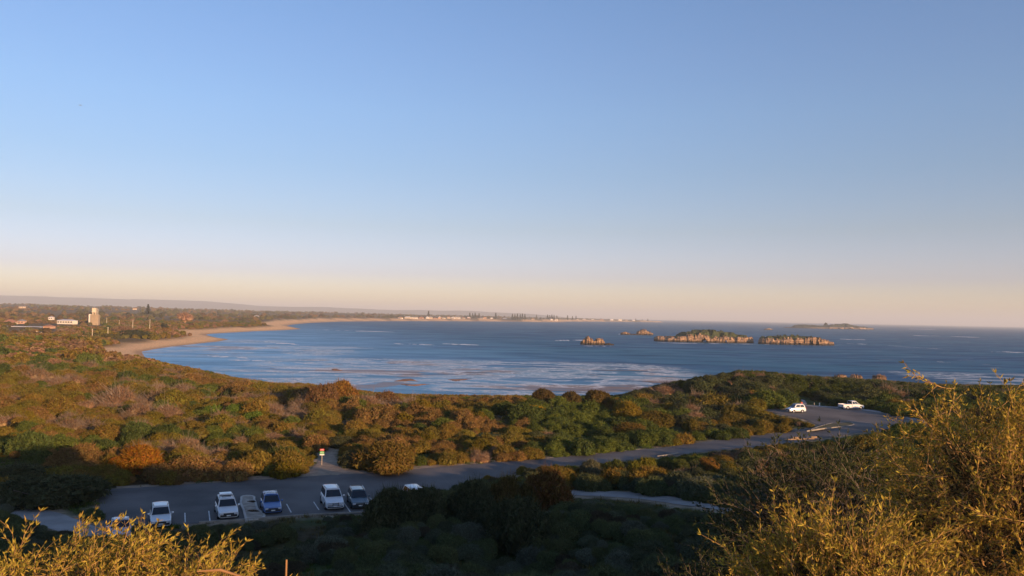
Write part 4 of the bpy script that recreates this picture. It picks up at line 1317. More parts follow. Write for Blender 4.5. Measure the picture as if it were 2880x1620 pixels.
def reef(label, px0, px1, py, seed, hh=.5, wd=9.):
    a, b_ = gz(px0, py, 0), gz(px1, py + 2, 0)
    n, m = 70, 14
    U, Vv = np.meshgrid(np.linspace(0, 1, n), np.linspace(-1, 1, m), indexing='ij')
    X3 = a[0] + (b_[0] - a[0]) * U; Yc = a[1] + (b_[1] - a[1]) * U + np.sin(U * 5 + seed) * wd * .6
    Y3 = Yc + Vv * wd * (.3 + .7 * np.sin(U * math.pi))
    e = np.sin(U * math.pi) - np.abs(Vv) + (fbm(X3 / 4, Y3 / 4, seed) - .5) * 1.1
    Z3 = np.clip(e, -.4, .6) * hh - .05
    V = np.stack([X3 - a[0], Y3 - a[1], Z3], -1).reshape(-1, 3)
    i, j = np.meshgrid(np.arange(n - 1), np.arange(m - 1), indexing='ij')
    F = np.stack([i * m + j, (i + 1) * m + j, (i + 1) * m + j + 1, i * m + j + 1], -1).reshape(-1, 4)
    o = link('reef', npmesh('reef', V, F, M_REEF), None, (a[0], a[1], 0))
    tag(o, label, 'reef', 'reddish reefs breaking the surface')


reef('long reddish reef strip in the middle of the foam', 1128, 1212, 1081, 3, .55, 5)
reef('brown reef patch just above the long reddish strip', 1100, 1180, 1070, 5, .35, 9)
reef('small reddish reef left of the foam lines', 918, 975, 1039, 7, .4, 7)
reef('brown reef patch in the foam near the round trees', 1250, 1330, 1066, 9, .3, 8)

# lines of broken foam on the open water
M_FOAM = pmat('sea_foam', (.80, .80, .78), .9, var=.15, scale=.4)
fV, fF = [], []
for (a_, b_, thick, sd_) in (((905, 928), (1110, 934), 1.0, 1), ((1240, 967), (1220 + 130, 970.5), 1.6, 2), ((1105, 966.5), (1222, 970), 1.5, 3), ((1560, 957.5), (1652, 956.5), 1.8, 4), ((1738, 939.5), (1796, 941), 1.6, 5), ((2362, 954), (2432, 955.5), 1.5, 6), ((2382, 966.5), (2440, 968), 1.2, 7),
                             ((2502, 972), (2580, 977), 2.0, 8), ((2612, 980), (2640, 981), 1.3, 9), ((2575, 944), (2640, 945), 1.2, 10), ((2690, 947.2), (2740, 948.2), 1.6, 11), ((2780, 989.5), (2880, 991), 1.9, 12), ((2640, 1018), (2668, 1019), 1.8, 13), ((2560, 925.5), (2620, 926.5), .9, 14), ((2500, 928.5), (2520, 929), .9, 15),
                             ((580, 1000), (700, 1008), 2.2, 16), ((640, 1012), (760, 1016), 2.0, 17), ((700, 958), (845, 970), 1.8, 18), ((1850, 964.5), (2130, 968.5), .9, 19), ((2150, 968.5), (2350, 969.5), .9, 20), ((1640, 972.5), (1726, 973.5), 1.0, 21)):
    p0, p1 = gz(*a_, 0)[:2], gz(*b_, 0)[:2]
    n = 60; u = np.linspace(0, 1, n); D_ = (p0[1] + p1[1]) / 2
    th_ = thick * D_ * D_ / (EYE * FPX) * np.clip(np.sin(u * math.pi), 0, 1) ** .5 * np.clip((fbm(u * 9, u * 0 + sd_, sd_) - .36) * 5, 0, 1.2) * .5
    cxl = p0[0] + (p1[0] - p0[0]) * u; cyl = p0[1] + (p1[1] - p0[1]) * u + (fbm(u * 5, u * 0, sd_ + 50) - .5) * D_ * .02
    o = len(fV)
    for q in range(n): fV += [(cxl[q], cyl[q] - th_[q], .05), (cxl[q], cyl[q] + th_[q], .07)]
    fF += [(o + 2 * q, o + 2 * q + 2, o + 2 * q + 3, o + 2 * q + 1) for q in range(n - 1) if th_[q] + th_[q + 1] > .01]
tag(link('sea_foam', npmesh('sea_foam', np.array(fV), np.array(fF), M_FOAM)), kind='stuff')

# ================================================================== FAR TOWN
M_CREAM = pmat('cream_render', (.58, .46, .34), .8, var=.08, scale=.1)
M_WHT = pmat('white_render', (.66, .59, .51), .8, var=.06, scale=.1)
M_BRICK = pmat('salmon_brick', (.50, .30, .20), .9, var=.15, scale=.3)
M_TAN = pmat('tan_concrete', (.33, .25, .17), .9, var=.12, scale=.08)
M_TILE = pmat('terracotta_roof', (.34, .16, .10), .8, var=.15, scale=.3)
M_ZINC = pmat('pale_metal_roof', (.62, .60, .60), .45, var=.06, scale=.2)
M_GREYR = pmat('grey_roof', (.22, .22, .23), .7, var=.1, scale=.3)
M_WIN = pmat('window_glass', (.035, .045, .055), .12, var=.2, scale=.5, spec=.8)


def house(label, x_, y_, zg, W, Dp, H, wall, roof, nwin=4, storeys=1, rz=0., hip=.25, name='house', cat='house', group=None, flat=False, arches=False):
    th = thing(name, label, cat, (x_, y_, zg), rz, group)
    MB().box((0, 0, H / 2 - .5), (W, Dp, H + 1)).obj('wall', wall, th)
    if flat:
        MB().box((0, 0, H + .25), (W * 1.03, Dp * 1.06, .5)).obj('roof', roof, th)
    else:
        rh = Dp * hip; mb = MB(); a, b_ = W / 2 * 1.05, Dp / 2 * 1.12
        mb.add([(-a, -b_, H), (a, -b_, H), (a, b_, H), (-a, b_, H), (-a + b_ * .9, 0, H + rh), (a - b_ * .9, 0, H + rh), (-a, -b_, H + .25), (a, -b_, H + .25), (a, b_, H + .25), (-a, b_, H + .25)],
               [(3, 2, 1, 0), (0, 1, 7, 6), (1, 2, 8, 7), (2, 3, 9, 8), (3, 0, 6, 9), (6, 7, 5, 4), (8, 9, 4, 5), (7, 8, 5), (9, 6, 4)])
        mb.obj('roof', roof, th)
    for s_ in range(storeys):
        sh = H / storeys
        for k in range(nwin):
            xx = -W / 2 + W * (k + .5) / nwin
            if arches:
                ww = W / nwin * .5; hh = sh * .62
                pts = [(xx - ww / 2, 0), (xx + ww / 2, 0)] + [(xx + ww / 2 * math.cos(a_), hh * .6 + ww / 2 * math.sin(a_)) for a_ in np.linspace(0, math.pi, 7)]
                V = [(p, -Dp / 2 - .06, q + .1) for p, q in pts] + [(p, -Dp / 2 + .3, q + .1) for p, q in pts]
                n = len(pts)
                MB().add(V, [tuple(range(n)), tuple(range(n, 2 * n))[::-1]] + [(i_, i_ + n, (i_ + 1) % n + n, (i_ + 1) % n) for i_ in range(n)]).obj('window', M_WIN, th)
            else:
                MB().box((xx, -Dp / 2 - .02, s_ * sh + sh * .5), (W / nwin * .56, .12, sh * .45)).obj('window', M_WIN, th)
    return th


def puton(px, D): return pd(px, D, 0)[0]


def g_at(px, D):
    x_ = puton(px, D); return x_, D, gh(x_, D)


def scaleh(px, pt, D, zg): return max(2.5, at(px, pt, D)[2] - zg)


# left side of the bay
x_, y_, zg = g_at(84, 1000); zt = at(84, 930, 1000)[2]
house('long cream club building with a row of dark arches and a pale roof', x_, y_, zt - 1.5, 46, 14, 6.2, M_CREAM, M_ZINC, 11, 1, R(-6), name='club_building', cat='building', flat=True, arches=True)
x_, y_, zg = g_at(143, 985); zt = at(143, 930, 985)[2]
house('salmon brick wing at the right end of the long cream club building', x_, y_, zt - 1.5, 9, 10, 6.6, M_BRICK, M_TILE, 2, 1, R(-6), name='building_wing', cat='building')
x_, y_, zg = g_at(34, 1150); zt = at(34, 909, 1150)[2]
house('orange lit hipped roof house above the club building', x_, y_, zt - 2, 15, 10, 3.2, M_CREAM, M_TILE, 3, 1, 0, .42)
x_, y_, zg = g_at(66, 1170); zt = at(66, 905, 1170)[2]
house('small brown house right of the orange lit roof', x_, y_, zt - 2, 9, 8, 3, M_BRICK, M_GREYR, 2, 1, 0, .35)
x_, y_, zg = g_at(193, 1180); zt = at(193, 908, 1180)[2]
house('white roofed low building left of the water tower', x_, y_, zt - 1, 25, 11, 4.2, M_WHT, M_ZINC, 6, 1, R(-8), .16, name='white_building', cat='building')
x_, y_, zg = g_at(148, 1350); zt = at(148, 895, 1350)[2]
house('tiny white house alone above the club building', x_, y_, zt - 2, 7, 6, 3.4, M_WHT, M_ZINC, 2, 1)
x_, y_, zg = g_at(212, 1010); zt = at(212, 924, 1010)[2]
house('grey roofed shed with blue tint below the white roofed building', x_, y_, zt - 3, 17, 9, 3.4, M_WHT, M_GREYR, 3, 1, R(-14))
x_, y_, zg = g_at(65, 1900); zt = at(65, 862, 1900)[2]
house('grey roof far back in the woodland at the left edge', x_, y_, zt - 3, 11, 9, 3, M_CREAM, M_GREYR, 2, 1)
x_, y_, zg = g_at(381, 2100); zt = at(381, 867, 2100)[2]
house('pink lit speck of a house far back left of the tall pine', x_, y_, zt - 3, 8, 7, 3, M_CREAM, M_TILE, 2, 1)
x_, y_, zg = g_at(724, 2500); zt = at(724, 892, 2500)[2]
house('lone pale house in the dunes beyond the second beach', x_, y_, zt - 1, 14, 9, 4, M_CREAM, M_ZINC, 3, 1)

# water tower
D_ = 1200.; k_ = D_ / FPX
x_, _, zg = g_at(268, D_); zb = at(268, 912, D_)[2]; zt = at(268, 885, D_)[2]; ztt = at(268, 866, D_)[2]
th = thing('water_tower', 'tall tan concrete water tower with a smaller tank on legs', 'water tower', (x_, D_, zb - 4), R(12))
hh = zt - zb + 4
MB().box((1.6, 0, hh / 2), (11.0, 9, hh)).obj('tower_wall', M_TAN, th, bevel=.12)
MB().box((-5.4, .3, hh / 2 + .3), (2.9, 6, hh + .6)).obj('bright_face_block', M_WHT, th, bevel=.1)  # made-up part: the tower's bright left face painted as a pale block
for k in range(5): MB().box((-2.6 + k * 2.1, -4.56, hh / 2), (.35, .3, hh - .4)).obj('rib', M_TAN, th)
for (a, b_) in ((-1.8, -2), (1.6, -2), (-1.8, 2), (1.6, 2)): MB().box((a, b_, hh + 1.6), (.7, .7, 3.2)).obj('leg', M_CREAM, th)
th2h = ztt - zt - 3.2
MB().box((-.1, 0, hh + 3.2 + th2h / 2), (5.2, 5, th2h)).obj('upper_tank', M_CREAM, th, bevel=.1)
MB().box((4.2, 0, hh + 4.2), (2.2, 3, .35)).obj('platform', M_WHT, th)
for k in range(3): MB().tube([(3.2 + k, 0, hh), (3.2 + k, 0, ztt - zb + 4 - k * .5)], .14, 5).obj('mast', M_WHT, th)

M_POLE = pmat('weathered_pole', (.52, .44, .34), .9, var=.15, scale=.5)
for (px, pt, pb, D, lb) in ((51, 938, 960, 640, 'pale pole standing in the scrub below the club building'), (103, 931, 944, 760, 'short pale pole right of the pole below the club building'), (116, 934, 943, 770, 'shortest pole beside the grey green tree'), (259, 925, 951, 700, 'tall pale pole below the water tower'),
                        (303, 920, 945, 730, 'pole with a lamp head right of the water tower'), (300, 894, 907, 1150, 'distant pole just right of the water tower'), (335, 901, 912, 1100, 'thin pole left of the bright beach pole'), (373, 900, 927, 900, 'bright pole behind the wind-bent tree'), (421, 899, 926, 930, 'rightmost tall pole near the first beach')):
    b0 = at(px, pb, D); h_ = at(px, pt, D)[2] - b0[2]
    th = thing('pole', lb, 'pole', (b0[0], D, b0[2] - 3), 0, 'pale poles near the first beach')
    MB().tube([(0, 0, 0), (0, 0, h_ + 3)], [.30, .24], 7).obj('shaft', M_POLE, th)
    MB().box((0, 0, h_ + 2.8), (1.3, .4, .25)).obj('crossarm', M_POLE, th)

# houses along the far beach
M_FW = [M_CREAM, M_WHT, M_BRICK, M_WHT, M_CREAM]
FH = [(1128, 14, 4, 'white'), (1149, 20, 6, 'cream'), (1168, 22, 6, 'white'), (1187, 16, 5, 'salmon'), (1204, 12, 7, 'white'), (1213, 12, 8, 'cream'), (1227, 13, 3, 'salmon'), (1238, 10, 8, 'salmon'), (1250, 12, 6, 'cream'), (1263, 12, 8, 'cream'),
      (1276, 12, 8, 'white'), (1289, 16, 10, 'white'), (1305, 12, 7, 'cream'), (1320, 12, 8, 'salmon'), (1357, 10, 7, 'cream'), (1365, 11, 9, 'salmon'), (1384, 10, 7, 'white'), (1394, 10, 7, 'cream'), (1409, 8, 5, 'white'), (1421, 14, 6, 'cream'),
      (1464, 16, 6, 'white'), (1500, 10, 5, 'cream'), (1552, 8, 4, 'white'), (1566, 8, 5, 'white'), (1624, 10, 4, 'white'), (1645, 10, 5, 'cream'), (1668, 9, 5, 'white'), (1694, 12, 4, 'salmon'), (1722, 10, 5, 'white'), (1745, 14, 6, 'white'), (1763, 10, 4, 'cream'), (1783, 9, 4, 'white')]
WALLS = dict(white=M_WHT, cream=M_CREAM, salmon=M_BRICK)
ORD = ['first', 'second', 'third', 'fourth', 'fifth', 'sixth', 'seventh', 'eighth', 'ninth', 'tenth', 'eleventh', 'twelfth', 'thirteenth', 'fourteenth', 'fifteenth', 'sixteenth']
for q, (px, wpx, hpx, colr) in enumerate(FH):
    shore = EYE * FPX / (np.interp(px, [p[0] for p in COAST_PX[16:]], [p[1] for p in COAST_PX[16:]]) - hz(px))
    D = shore * 1.06; kk_ = D / FPX
    pyb = np.interp(px, [1100, 1300, 1450, 1600, 1800], [896, 899, 901, 901, 903.5])
    zb = at(px, pyb, D)[2]; x_ = puton(px, D)
    half = 'left' if q < 16 else 'right'
    o_ = ORD[q] if q < 16 else ORD[31 - q]
    house('%s %s house on the far beach, %s from the %s end' % ('low' if hpx < 6 else 'two-storey', colr, o_, half), x_, D, zb - 2, wpx * kk_ * .85, 14, hpx * kk_ * .72 + 2, WALLS[colr], [M_TILE, M_ZINC, M_GREYR][q % 3], max(2, wpx // 4), 1 if hpx < 6 else 2, rs.uniform(-.3, .3), .3, group='houses along the far beach')


# Norfolk pines and the tall pines behind the beach
def pine_mesh(seed):
    r_ = np.random.default_rng(seed); V = []; F = []
    nl = 22
    for L_ in range(nl):
        zz = .12 + .86 * L_ / nl; rad = (.27 * (1 - zz) + .03) * r_.uniform(.7, 1.15)
        nb = 7
        for k in range(nb):
            a = r_.random() * 6.283; d = np.array([math.cos(a), math.sin(a), 0]); s_ = np.array([-d[1], d[0], 0])
            w_ = .035
            p0 = np.array([0, 0, zz]); p1 = p0 + d * rad + np.array([0, 0, .02])
            o = len(V)
            V += [p0 - s_ * w_ * .5, p0 + s_ * w_ * .5, p1 + s_ * w_, p1 - s_ * w_, p0 + [0, 0, .03], p1 + [0, 0, .035]]
            F += [(o, o + 1, o + 2, o + 3), (o, o + 3, o + 5, o + 4), (o + 1, o + 4, o + 5, o + 2)]
    return npmesh('pine_crown', np.array(V), np.array(F), M_LEAF)


PINE = [pine_mesh(k) for k in range(3)]


def pine(px, pt, pb, D, label, tint=(.075, .08, .05), wide=1., group='tall pines on the far skyline'):
    b0 = at(px, pb, D); h_ = at(px, pt, D)[2] - b0[2]
    th = thing('pine_tree', label, 'tree', (b0[0], D, b0[2] - 2), 0, group); h_ += 2
    MB().tube([(0, 0, 0), (0, 0, h_ * .95)], [h_ * .016, h_ * .004], 5).obj('trunk', M_TRUNK, th)
    c = link('crown', PINE[int(px) % 3], th); c.scale = (h_ * wide, h_ * wide, h_); c.rotation_euler = (0, 0, px); c['tint'] = list(tint)


pine(416, 855, 885, 1900, 'lone dark pine rising above the left woodland', wide=1.2, group=None)
FP = [1205, 1321, 1329, 1336, 1347, 1394, 1441, 1448, 1455, 1463, 1469, 1476, 1509, 1540, 1546, 1552, 1558, 1566, 1596, 1610, 1620, 1690, 1772, 1788, 1806, 1822]
for q, px in enumerate(FP):
    D = 4600 if px < 1480 else (5400 if px < 1630 else 7600)
    pt = np.interp(px, [1200, 1330, 1450, 1560, 1600, 1700, 1822], [874, 878, 881, 884, 886, 893, 895.5]) + (q * 37 % 5) * .6
    o_ = ('%s tall pine from the left on the far skyline' % ORD[q]) if q < 13 else ('%s tall pine from the right on the far skyline' % ORD[25 - q])
    pine(px, pt, 900 if px < 1700 else 904, D * 1.03, 'dark ' + o_)


# bare and wind-bent trees by the first beach
def bare_tree(px, pt, pb, wpx, D, label, tint, seed):
    b0 = at(px, pb, D); h_ = at(px, pt, D)[2] - b0[2]; w_ = wpx / FPX * D
    th = thing('bare_tree', label, 'tree', (b0[0], D, b0[2] - 1), 0, None)
    mb = MB(); r2 = random.Random(seed)

    def grow(p, d, L, r, lev):
        q = p + d * L
        mb.tube([p, p + d * L * .5 + Vector((r2.uniform(-.1, .1), r2.uniform(-.1, .1), 0)) * L, q], [r, r * .8, r * .6], 4, False)
        if lev == 0: return
        for _ in range(4):
            dd = (d + Vector((r2.uniform(-1, 1), r2.uniform(-1, 1), r2.uniform(-.25, .6))) * .75).normalized()
            grow(q, dd, L * .68, r * .6, lev - 1)
    for k in range(4):
        grow(Vector((0, 0, 0)), Vector((r2.uniform(-.7, .7) * w_ / h_, r2.uniform(-.5, .5), 1)).normalized(), h_ * .36, h_ * .035, 4)
    mb.obj('branches', pmat('bare_branches', tint, .9, var=.2), th)
    c = link('twigs', DEAD[seed % 3], th); c.location = (0, 0, h_ * .25); c.scale = (w_ / 2, w_ / 2, h_ * .95); c['tint'] = [q * .9 for q in tint]


bare_tree(520, 874, 906, 56, 1010, 'large bare pinkish tree behind the first beach', (.34, .20, .14), 1)
bare_tree(632, 896, 914, 30, 1500, 'small bare pale tree near the second beach', (.36, .23, .15), 2)
bare_tree(190, 918, 962, 90, 800, 'wide bare pinkish brush below the water tower', (.30, .17, .115), 3)
bare_tree(60, 928, 960, 120, 830, 'pink brown brush in front of the club building', (.26, .145, .09), 4)
bare_tree(345, 912, 950, 100, 800, 'wind-bent bushy tree leaning right, over dark shade', (.24, .14, .075), 5)
hero(90, 936, 962, 70, 735, 'DARK', 'mid', 'dark green bush near the pole below the club building', name='bush', cat='bush', group=None)
hero(375, 926, 956, 110, 770, 'DARK', 'mid', 'long dark bush beside the first beach', name='bush', cat='bush', group=None)
hero(150, 966, 984, 16, 560, 'DARK', 'mid', 'small dark round bush alone in the left scrub', name='bush', cat='bush', group=None)

# ================================================================== CARS
M_TYRE = pmat('tyre_rubber', (.022, .022, .024), .85)
M_RIM = pmat('alloy_rim', (.45, .45, .46), .3, .9)
M_GLASS = pmat('car_glass', (.014, .018, .024), .06, spec=.7, var=.05)
M_BLACK = pmat('black_plastic', (.025, .025, .028), .55)
M_CHROME = pmat('chrome_trim', (.6, .6, .6), .2, 1.)
M_LAMP = pmat('headlamp_glass', (.55, .57, .6), .1, spec=.8)
M_TAIL = pmat('tail_lamp_red', (.35, .015, .012), .2, spec=.8)
M_PLATE = pmat('number_plate', (.7, .7, .66), .5)


def paint(name, c): return pmat(name, c, .32, 0, var=.03, scale=.6, coat=.8)


P_WHITE = paint('white_car_paint', (.66, .67, .68)); P_BLUE = paint('blue_car_paint', (.045, .12, .33)); P_TEAL = paint('dark_teal_car_paint', (.028, .055, .072)); P_GREY = paint('lilac_silver_car_paint', (.42, .40, .46))


def lerp(a, b, t): return a + (b - a) * t


def car(name, label, px, py, zz, heading, L=4.6, W=1.86, H=1.7, body=P_WHITE, style='suv', front=True, group='parked cars', cat='car', extras=()):
    """heading: direction the car points, as an angle from +X.  (px, py): where its front (or middle) meets the ground"""
    d = Vector((math.cos(heading), math.sin(heading)))
    p = gz(px, py, zz); c = Vector((p[0], p[1])) - (d * (L / 2) if front else Vector((0, 0)))
    zg = gh(c.x, c.y) + .055
    th = thing(name, label, cat, (c.x, c.y, zg), heading, group)
    hw = W / 2; hL = L / 2
    belt = H * .60; hood = H * .575; nose = H * .46; tail = H * .56 if style != 'ute' else .62 * H
    gc = .22 if style == 'sedan' else .26
    if style == 'sedan': belt, hood, nose, tail = H * .62, H * .60, H * .48, H * .62
    st = [(hL, nose * .80, .80), (hL - .06, nose, .90), (hL - .35, nose + .05, .97), (hL - 1.0, hood, 1.), (hL - 1.35, belt, 1.), (0, belt + .01, 1.), (-hL + .55, belt, .99), (-hL + .10, tail, .95), (-hL, tail * .86, .88)]
    if style == 'ute': st = st[:5] + [(-.35, belt, 1.), (-.45, .55, 1.), (-hL + .08, .55, 1.), (-hL, .55, .98)]
    rings_ = []
    for (x_, zt, wk) in st:
        w_ = hw * wk
        rings_.append([(x_, -w_ * .90, gc), (x_, -w_, gc + .12), (x_, -w_ * 1.0, max(gc + .2, zt * .62)), (x_, -w_ * .955, max(gc + .24, zt - .07)), (x_, -w_ * .84, zt), (x_, 0, zt + .035),
                       (x_, w_ * .84, zt), (x_, w_ * .955, max(gc + .24, zt - .07)), (x_, w_ * 1.0, max(gc + .2, zt * .62)), (x_, w_, gc + .12), (x_, w_ * .90, gc)])
    MB().loft(rings_).obj('body', body, th, smooth=False, bevel=.025)
    # cabin
    ws0, ws1 = hL - 1.25, hL - 1.95
    if style == 'sedan': r0, r1 = -hL + .75, -hL + 1.35
    elif style == 'ute': r0, r1 = -.42, -.36
    elif style == 'hatch': ws0, ws1 = hL - 1.0, hL - 1.55; r0, r1 = -hL + .12, -hL + .45
    else: r0, r1 = -hL + .15, -hL + .50
    wb, wt = hw * .93, hw * .74
    zb_, zr = belt - .02, H
    B = [(ws0, -wb, zb_), (ws0, wb, zb_), (r0, wb, zb_), (r0, -wb, zb_)]
    T = [(ws1, -wt, zr - .06), (ws1, wt, zr - .06), (r1, wt, zr - .04), (r1, -wt, zr - .04)]
    mb = MB(); mb.add(B + T, [(3, 2, 1, 0), (4, 5, 6, 7), (0, 1, 5, 4), (1, 2, 6, 5), (2, 3, 7, 6), (3, 0, 4, 7)])
    mb.obj('cabin', body, th, bevel=.05)
    mb = MB(); mb.loft([[(lerp(ws1, r1, t_), s_ * wt * lerp(.96, .9, abs(t_ - .5) * 2) * q, zr - .05 + h_) for s_, q, h_ in ((-1, 1, 0), (-1, .8, .045), (0, 1, .06), (1, .8, .045), (1, 1, 0))] for t_ in (0.02, .15, .5, .85, .98)])
    mb.obj('roof', body, th, smooth=True)

    def face(i0, i1, j0, j1, a0, a1, b0, b1, nm):
        """a pane on the cabin side between fractions along and up"""
        Bv = [Vector(q) for q in B]; Tv = [Vector(q) for q in T]
        def pt(a, b): return (Bv[i0].lerp(Bv[i1], a)).lerp(Tv[i0].lerp(Tv[i1], a), b)
        q = [pt(a0, b0), pt(a1, b0), pt(a1, b1), pt(a0, b1)]
        n = (q[1] - q[0]).cross(q[3] - q[0]).normalized(); cen = sum(q, Vector()) / 4; ctr = Vector(((ws1 + r1) / 2, 0, (zb_ + zr) / 2))
        if n.dot(cen - ctr) < 0: q = [q[1], q[0], q[3], q[2]]; n = -n
        MB().slab([p_ + n * .004 for p_ in q], .014).obj(nm, M_GLASS, th)
    face(0, 1, 0, 1, .05, .95, .08, .93, 'windscreen')
    face(2, 3, 2, 3, .08, .92, .25, .9, 'rear_window')
    nside = 2 if style in ('ute', 'hatch', 'sedan') else 3
    cuts = {2: [(.10, .50), (.54, .92)], 3: [(.08, .38), (.41, .70), (.73, .95)]}[nside]
    for s_ in (1, 3):
        for a0, a1 in cuts:
            if s_ == 3: a0, a1 = 1 - a1, 1 - a0
            face(s_, (s_ + 1) % 4, 0, 0, a0, a1, .12, .88, 'side_window')
    if style == 'ute':
        xm, ln = (-.5 - hL) / 2, hL - .5
        for s_ in (-1, 1):
            MB().box((xm, s_ * (hw - .06), .55 + .26), (ln, .10, .62), 0).obj('tray_side', body, th, bevel=.02)
        MB().box((-hL + .03, 0, .78), (.08, W - .1, .56)).obj('tailgate', body, th, bevel=.02)
        MB().box((xm, 0, .60), (ln - .1, W - .26, .06)).obj('tray_floor', M_BLACK, th)
        MB().tube([(-.55, -hw * .85, .9), (-.62, -hw * .8, H * .97), (-.62, hw * .8, H * .97), (-.55, hw * .85, .9)], .04, 6).obj('sports_bar', M_BLACK, th)
    # wheels
    R_ = .35 if style in ('suv', 'ute') else .31
    for fx in (hL - .88, -hL + .88 if style != 'ute' else -hL + 1.1):
        for s_ in (-1, 1):
            n = 22
            mb = MB(); rg = []
            for (yy_, rr_) in ((-.11, R_ * .62), (-.11, R_ * .96), (-.08, R_), (.08, R_), (.11, R_ * .96), (.11, R_ * .62)):
                rg.append([(fx + rr_ * math.cos(2 * math.pi * k / n), s_ * (hw - .085) + yy_, R_ + rr_ * math.sin(2 * math.pi * k / n)) for k in range(n)])
            mb.loft(rg, False); wh = mb.obj('wheel', M_TYRE, th)
            mb = MB(); rg = [[(fx + rr_ * math.cos(2 * math.pi * k / n), s_ * (hw - .085 + yy_), R_ + rr_ * math.sin(2 * math.pi * k / n)) for k in range(n)] for (yy_, rr_) in ((-.02, R_ * .64), (.085, R_ * .64), (.10, R_ * .5), (.06, R_ * .12))]
            mb.loft(rg); mb.obj('rim', M_RIM, wh)
            mb = MB(); n2 = 14
            pts = [(fx + (R_ + .07) * math.cos(math.pi * k / n2), s_ * (hw + .004), R_ + (R_ + .07) * math.sin(math.pi * k / n2)) for k in range(n2 + 1)]
            pin = [(fx + (R_ - .02) * math.cos(math.pi * k / n2), s_ * (hw + .004), R_ + (R_ - .02) * math.sin(math.pi * k / n2)) for k in range(n2 + 1)]
            out2 = [(a, b_ - s_ * .03, c_) for a, b_, c_ in pts]; in2 = [(a, b_ - s_ * .03, c_) for a, b_, c_ in pin]
            mb.loft([[pts[k], pin[k], in2[k], out2[k]] for k in range(n2 + 1)]); mb.obj('wheel_arch', M_BLACK, th)
    # front and rear
    MB().box((hL - .01, 0, gc + .17), (.10, W * .80, .20)).obj('bumper', M_BLACK, th, bevel=.03)
    MB().box((hL + .01, 0, nose * .78), (.05, W * .50, .17)).obj('grille', M_BLACK, th, bevel=.015)
    for s_ in (-1, 1):
        MB().box((hL - .03, s_ * hw * .68, nose * .83), (.12, .34, .14), s_ * -.25).obj('headlight', M_LAMP, th, bevel=.02)
        MB().box((-hL + .02, s_ * hw * .80, belt * .86 if style != 'ute' else .8), (.08, .16, .34)).obj('taillight', M_TAIL, th, bevel=.02)
        MB().box((ws0 - .25, s_ * (hw + .10), belt + .10), (.10, .20, .15)).obj('mirror', body, th, bevel=.03)
        for q in ((.35, -.65) if style != 'ute' else (.9, .1)): MB().box((q, s_ * (hw + .008), belt * .86), (.18, .03, .035)).obj('door_handle', body, th)
    MB().box((hL + .035, 0, gc + .20), (.03, .38, .11)).obj('number_plate', M_PLATE, th)
    MB().box((-hL - .02, 0, gc + .28), (.03, .38, .11)).obj('number_plate', M_PLATE, th)
    MB().box((-hL + .0, 0, gc + .13), (.10, W * .84, .2)).obj('bumper', M_BLACK, th, bevel=.03)
    if 'rails' in extras:
        for s_ in (-1, 1): MB().tube([(ws1 - .15, s_ * wt * .93, zr - .02), (ws1 - .3, s_ * wt * .93, zr + .06), (r1 + .3, s_ * wt * .93, zr + .06), (r1 + .1, s_ * wt * .93, zr - .02)], .022, 5).obj('roof_rail', M_CHROME, th)
    if 'rack' in extras:
        MB().box(((ws1 + r1) / 2 - .55, 0, zr + .10), (.9, W * .60, .16)).obj('roof_box', P_WHITE, th, bevel=.05)
        MB().box(((ws1 + r1) / 2 + .05, 0, zr + .05), (.12, W * .70, .05)).obj('roof_bar', M_BLACK, th)
    if 'sunroof' in extras:
        MB().box(((ws1 + r1) / 2 + .3, 0, zr + .018), (.75, W * .44, .03)).obj('sunroof', M_GLASS, th)
    if 'bullbar' in extras:
        mb = MB()
        for zz_ in (.48, .66, .84): mb.tube([(hL - .02, -W * .40, zz_), (hL + .16, -W * .30, zz_), (hL + .16, W * .30, zz_), (hL - .02, W * .40, zz_)], .03, 6)
        for yy_ in (-.28, .28): mb.tube([(hL + .16, yy_, .35), (hL + .16, yy_, .88)], .035, 6)
        mb.obj('bull_bar', M_CHROME, th)
        for s_ in (-1, 1):
            rg = [[(hL + .2 + a_, s_ * .42 + r_ * math.cos(2 * math.pi * k / 10), .73 + r_ * math.sin(2 * math.pi * k / 10)) for k in range(10)] for a_, r_ in ((-.08, .05), (0, .09), (.02, .085))]
            MB().loft(rg).obj('spotlight', M_LAMP, th)
    if 'cross' in extras:
        for q in (0, -.8): MB().box(((ws1 + r1) / 2 + q + .4, 0, zr + .07), (.07, W * .78, .05)).obj('roof_bar', M_CHROME, th)
    return th


HD_ = math.atan2(CARDIR[1], CARDIR[0])
car('parked_suv', 'white SUV with a roof box and dark V-shaped grille beside the pale kerb island', 643, 1464, 12, HD_ + R(4), 4.7, 1.92, 1.68, P_WHITE, 'suv', extras=('rack', 'sunroof'))
car('parked_car', 'blue car with a pale roof rack, nose behind a dark shrub', 768, 1449, 12, HD_ + R(2), 4.2, 1.8, 1.62, P_BLUE, 'suv', extras=('cross',))
car('parked_suv', 'white four-wheel drive with bull bar, spotlights and roof rails', 943, 1436, 12, HD_, 4.85, 1.92, 1.86, P_WHITE, 'suv', extras=('bullbar', 'rails'))
car('parked_car', 'dark teal car half hidden by the rounded shrub', 1014, 1432, 12, HD_ - R(3), 4.7, 1.85, 1.62, P_TEAL, 'suv', extras=('rails',))
car('parked_car', 'white car partly behind the golden foreground bush', 452, 1489, 12, HD_ + R(4), 4.5, 1.85, 1.66, P_WHITE, 'suv')
car('parked_car', 'silver car almost hidden behind the golden foreground bush', 338, 1534, 12, HD_ + R(6), 4.4, 1.8, 1.5, P_GREY, 'sedan')
car('parked_car', 'white car with only its roof showing over the dark shrubs', 1188, 1430, 12, HD_ + R(4), 4.5, 1.82, 1.62, P_WHITE, 'hatch')
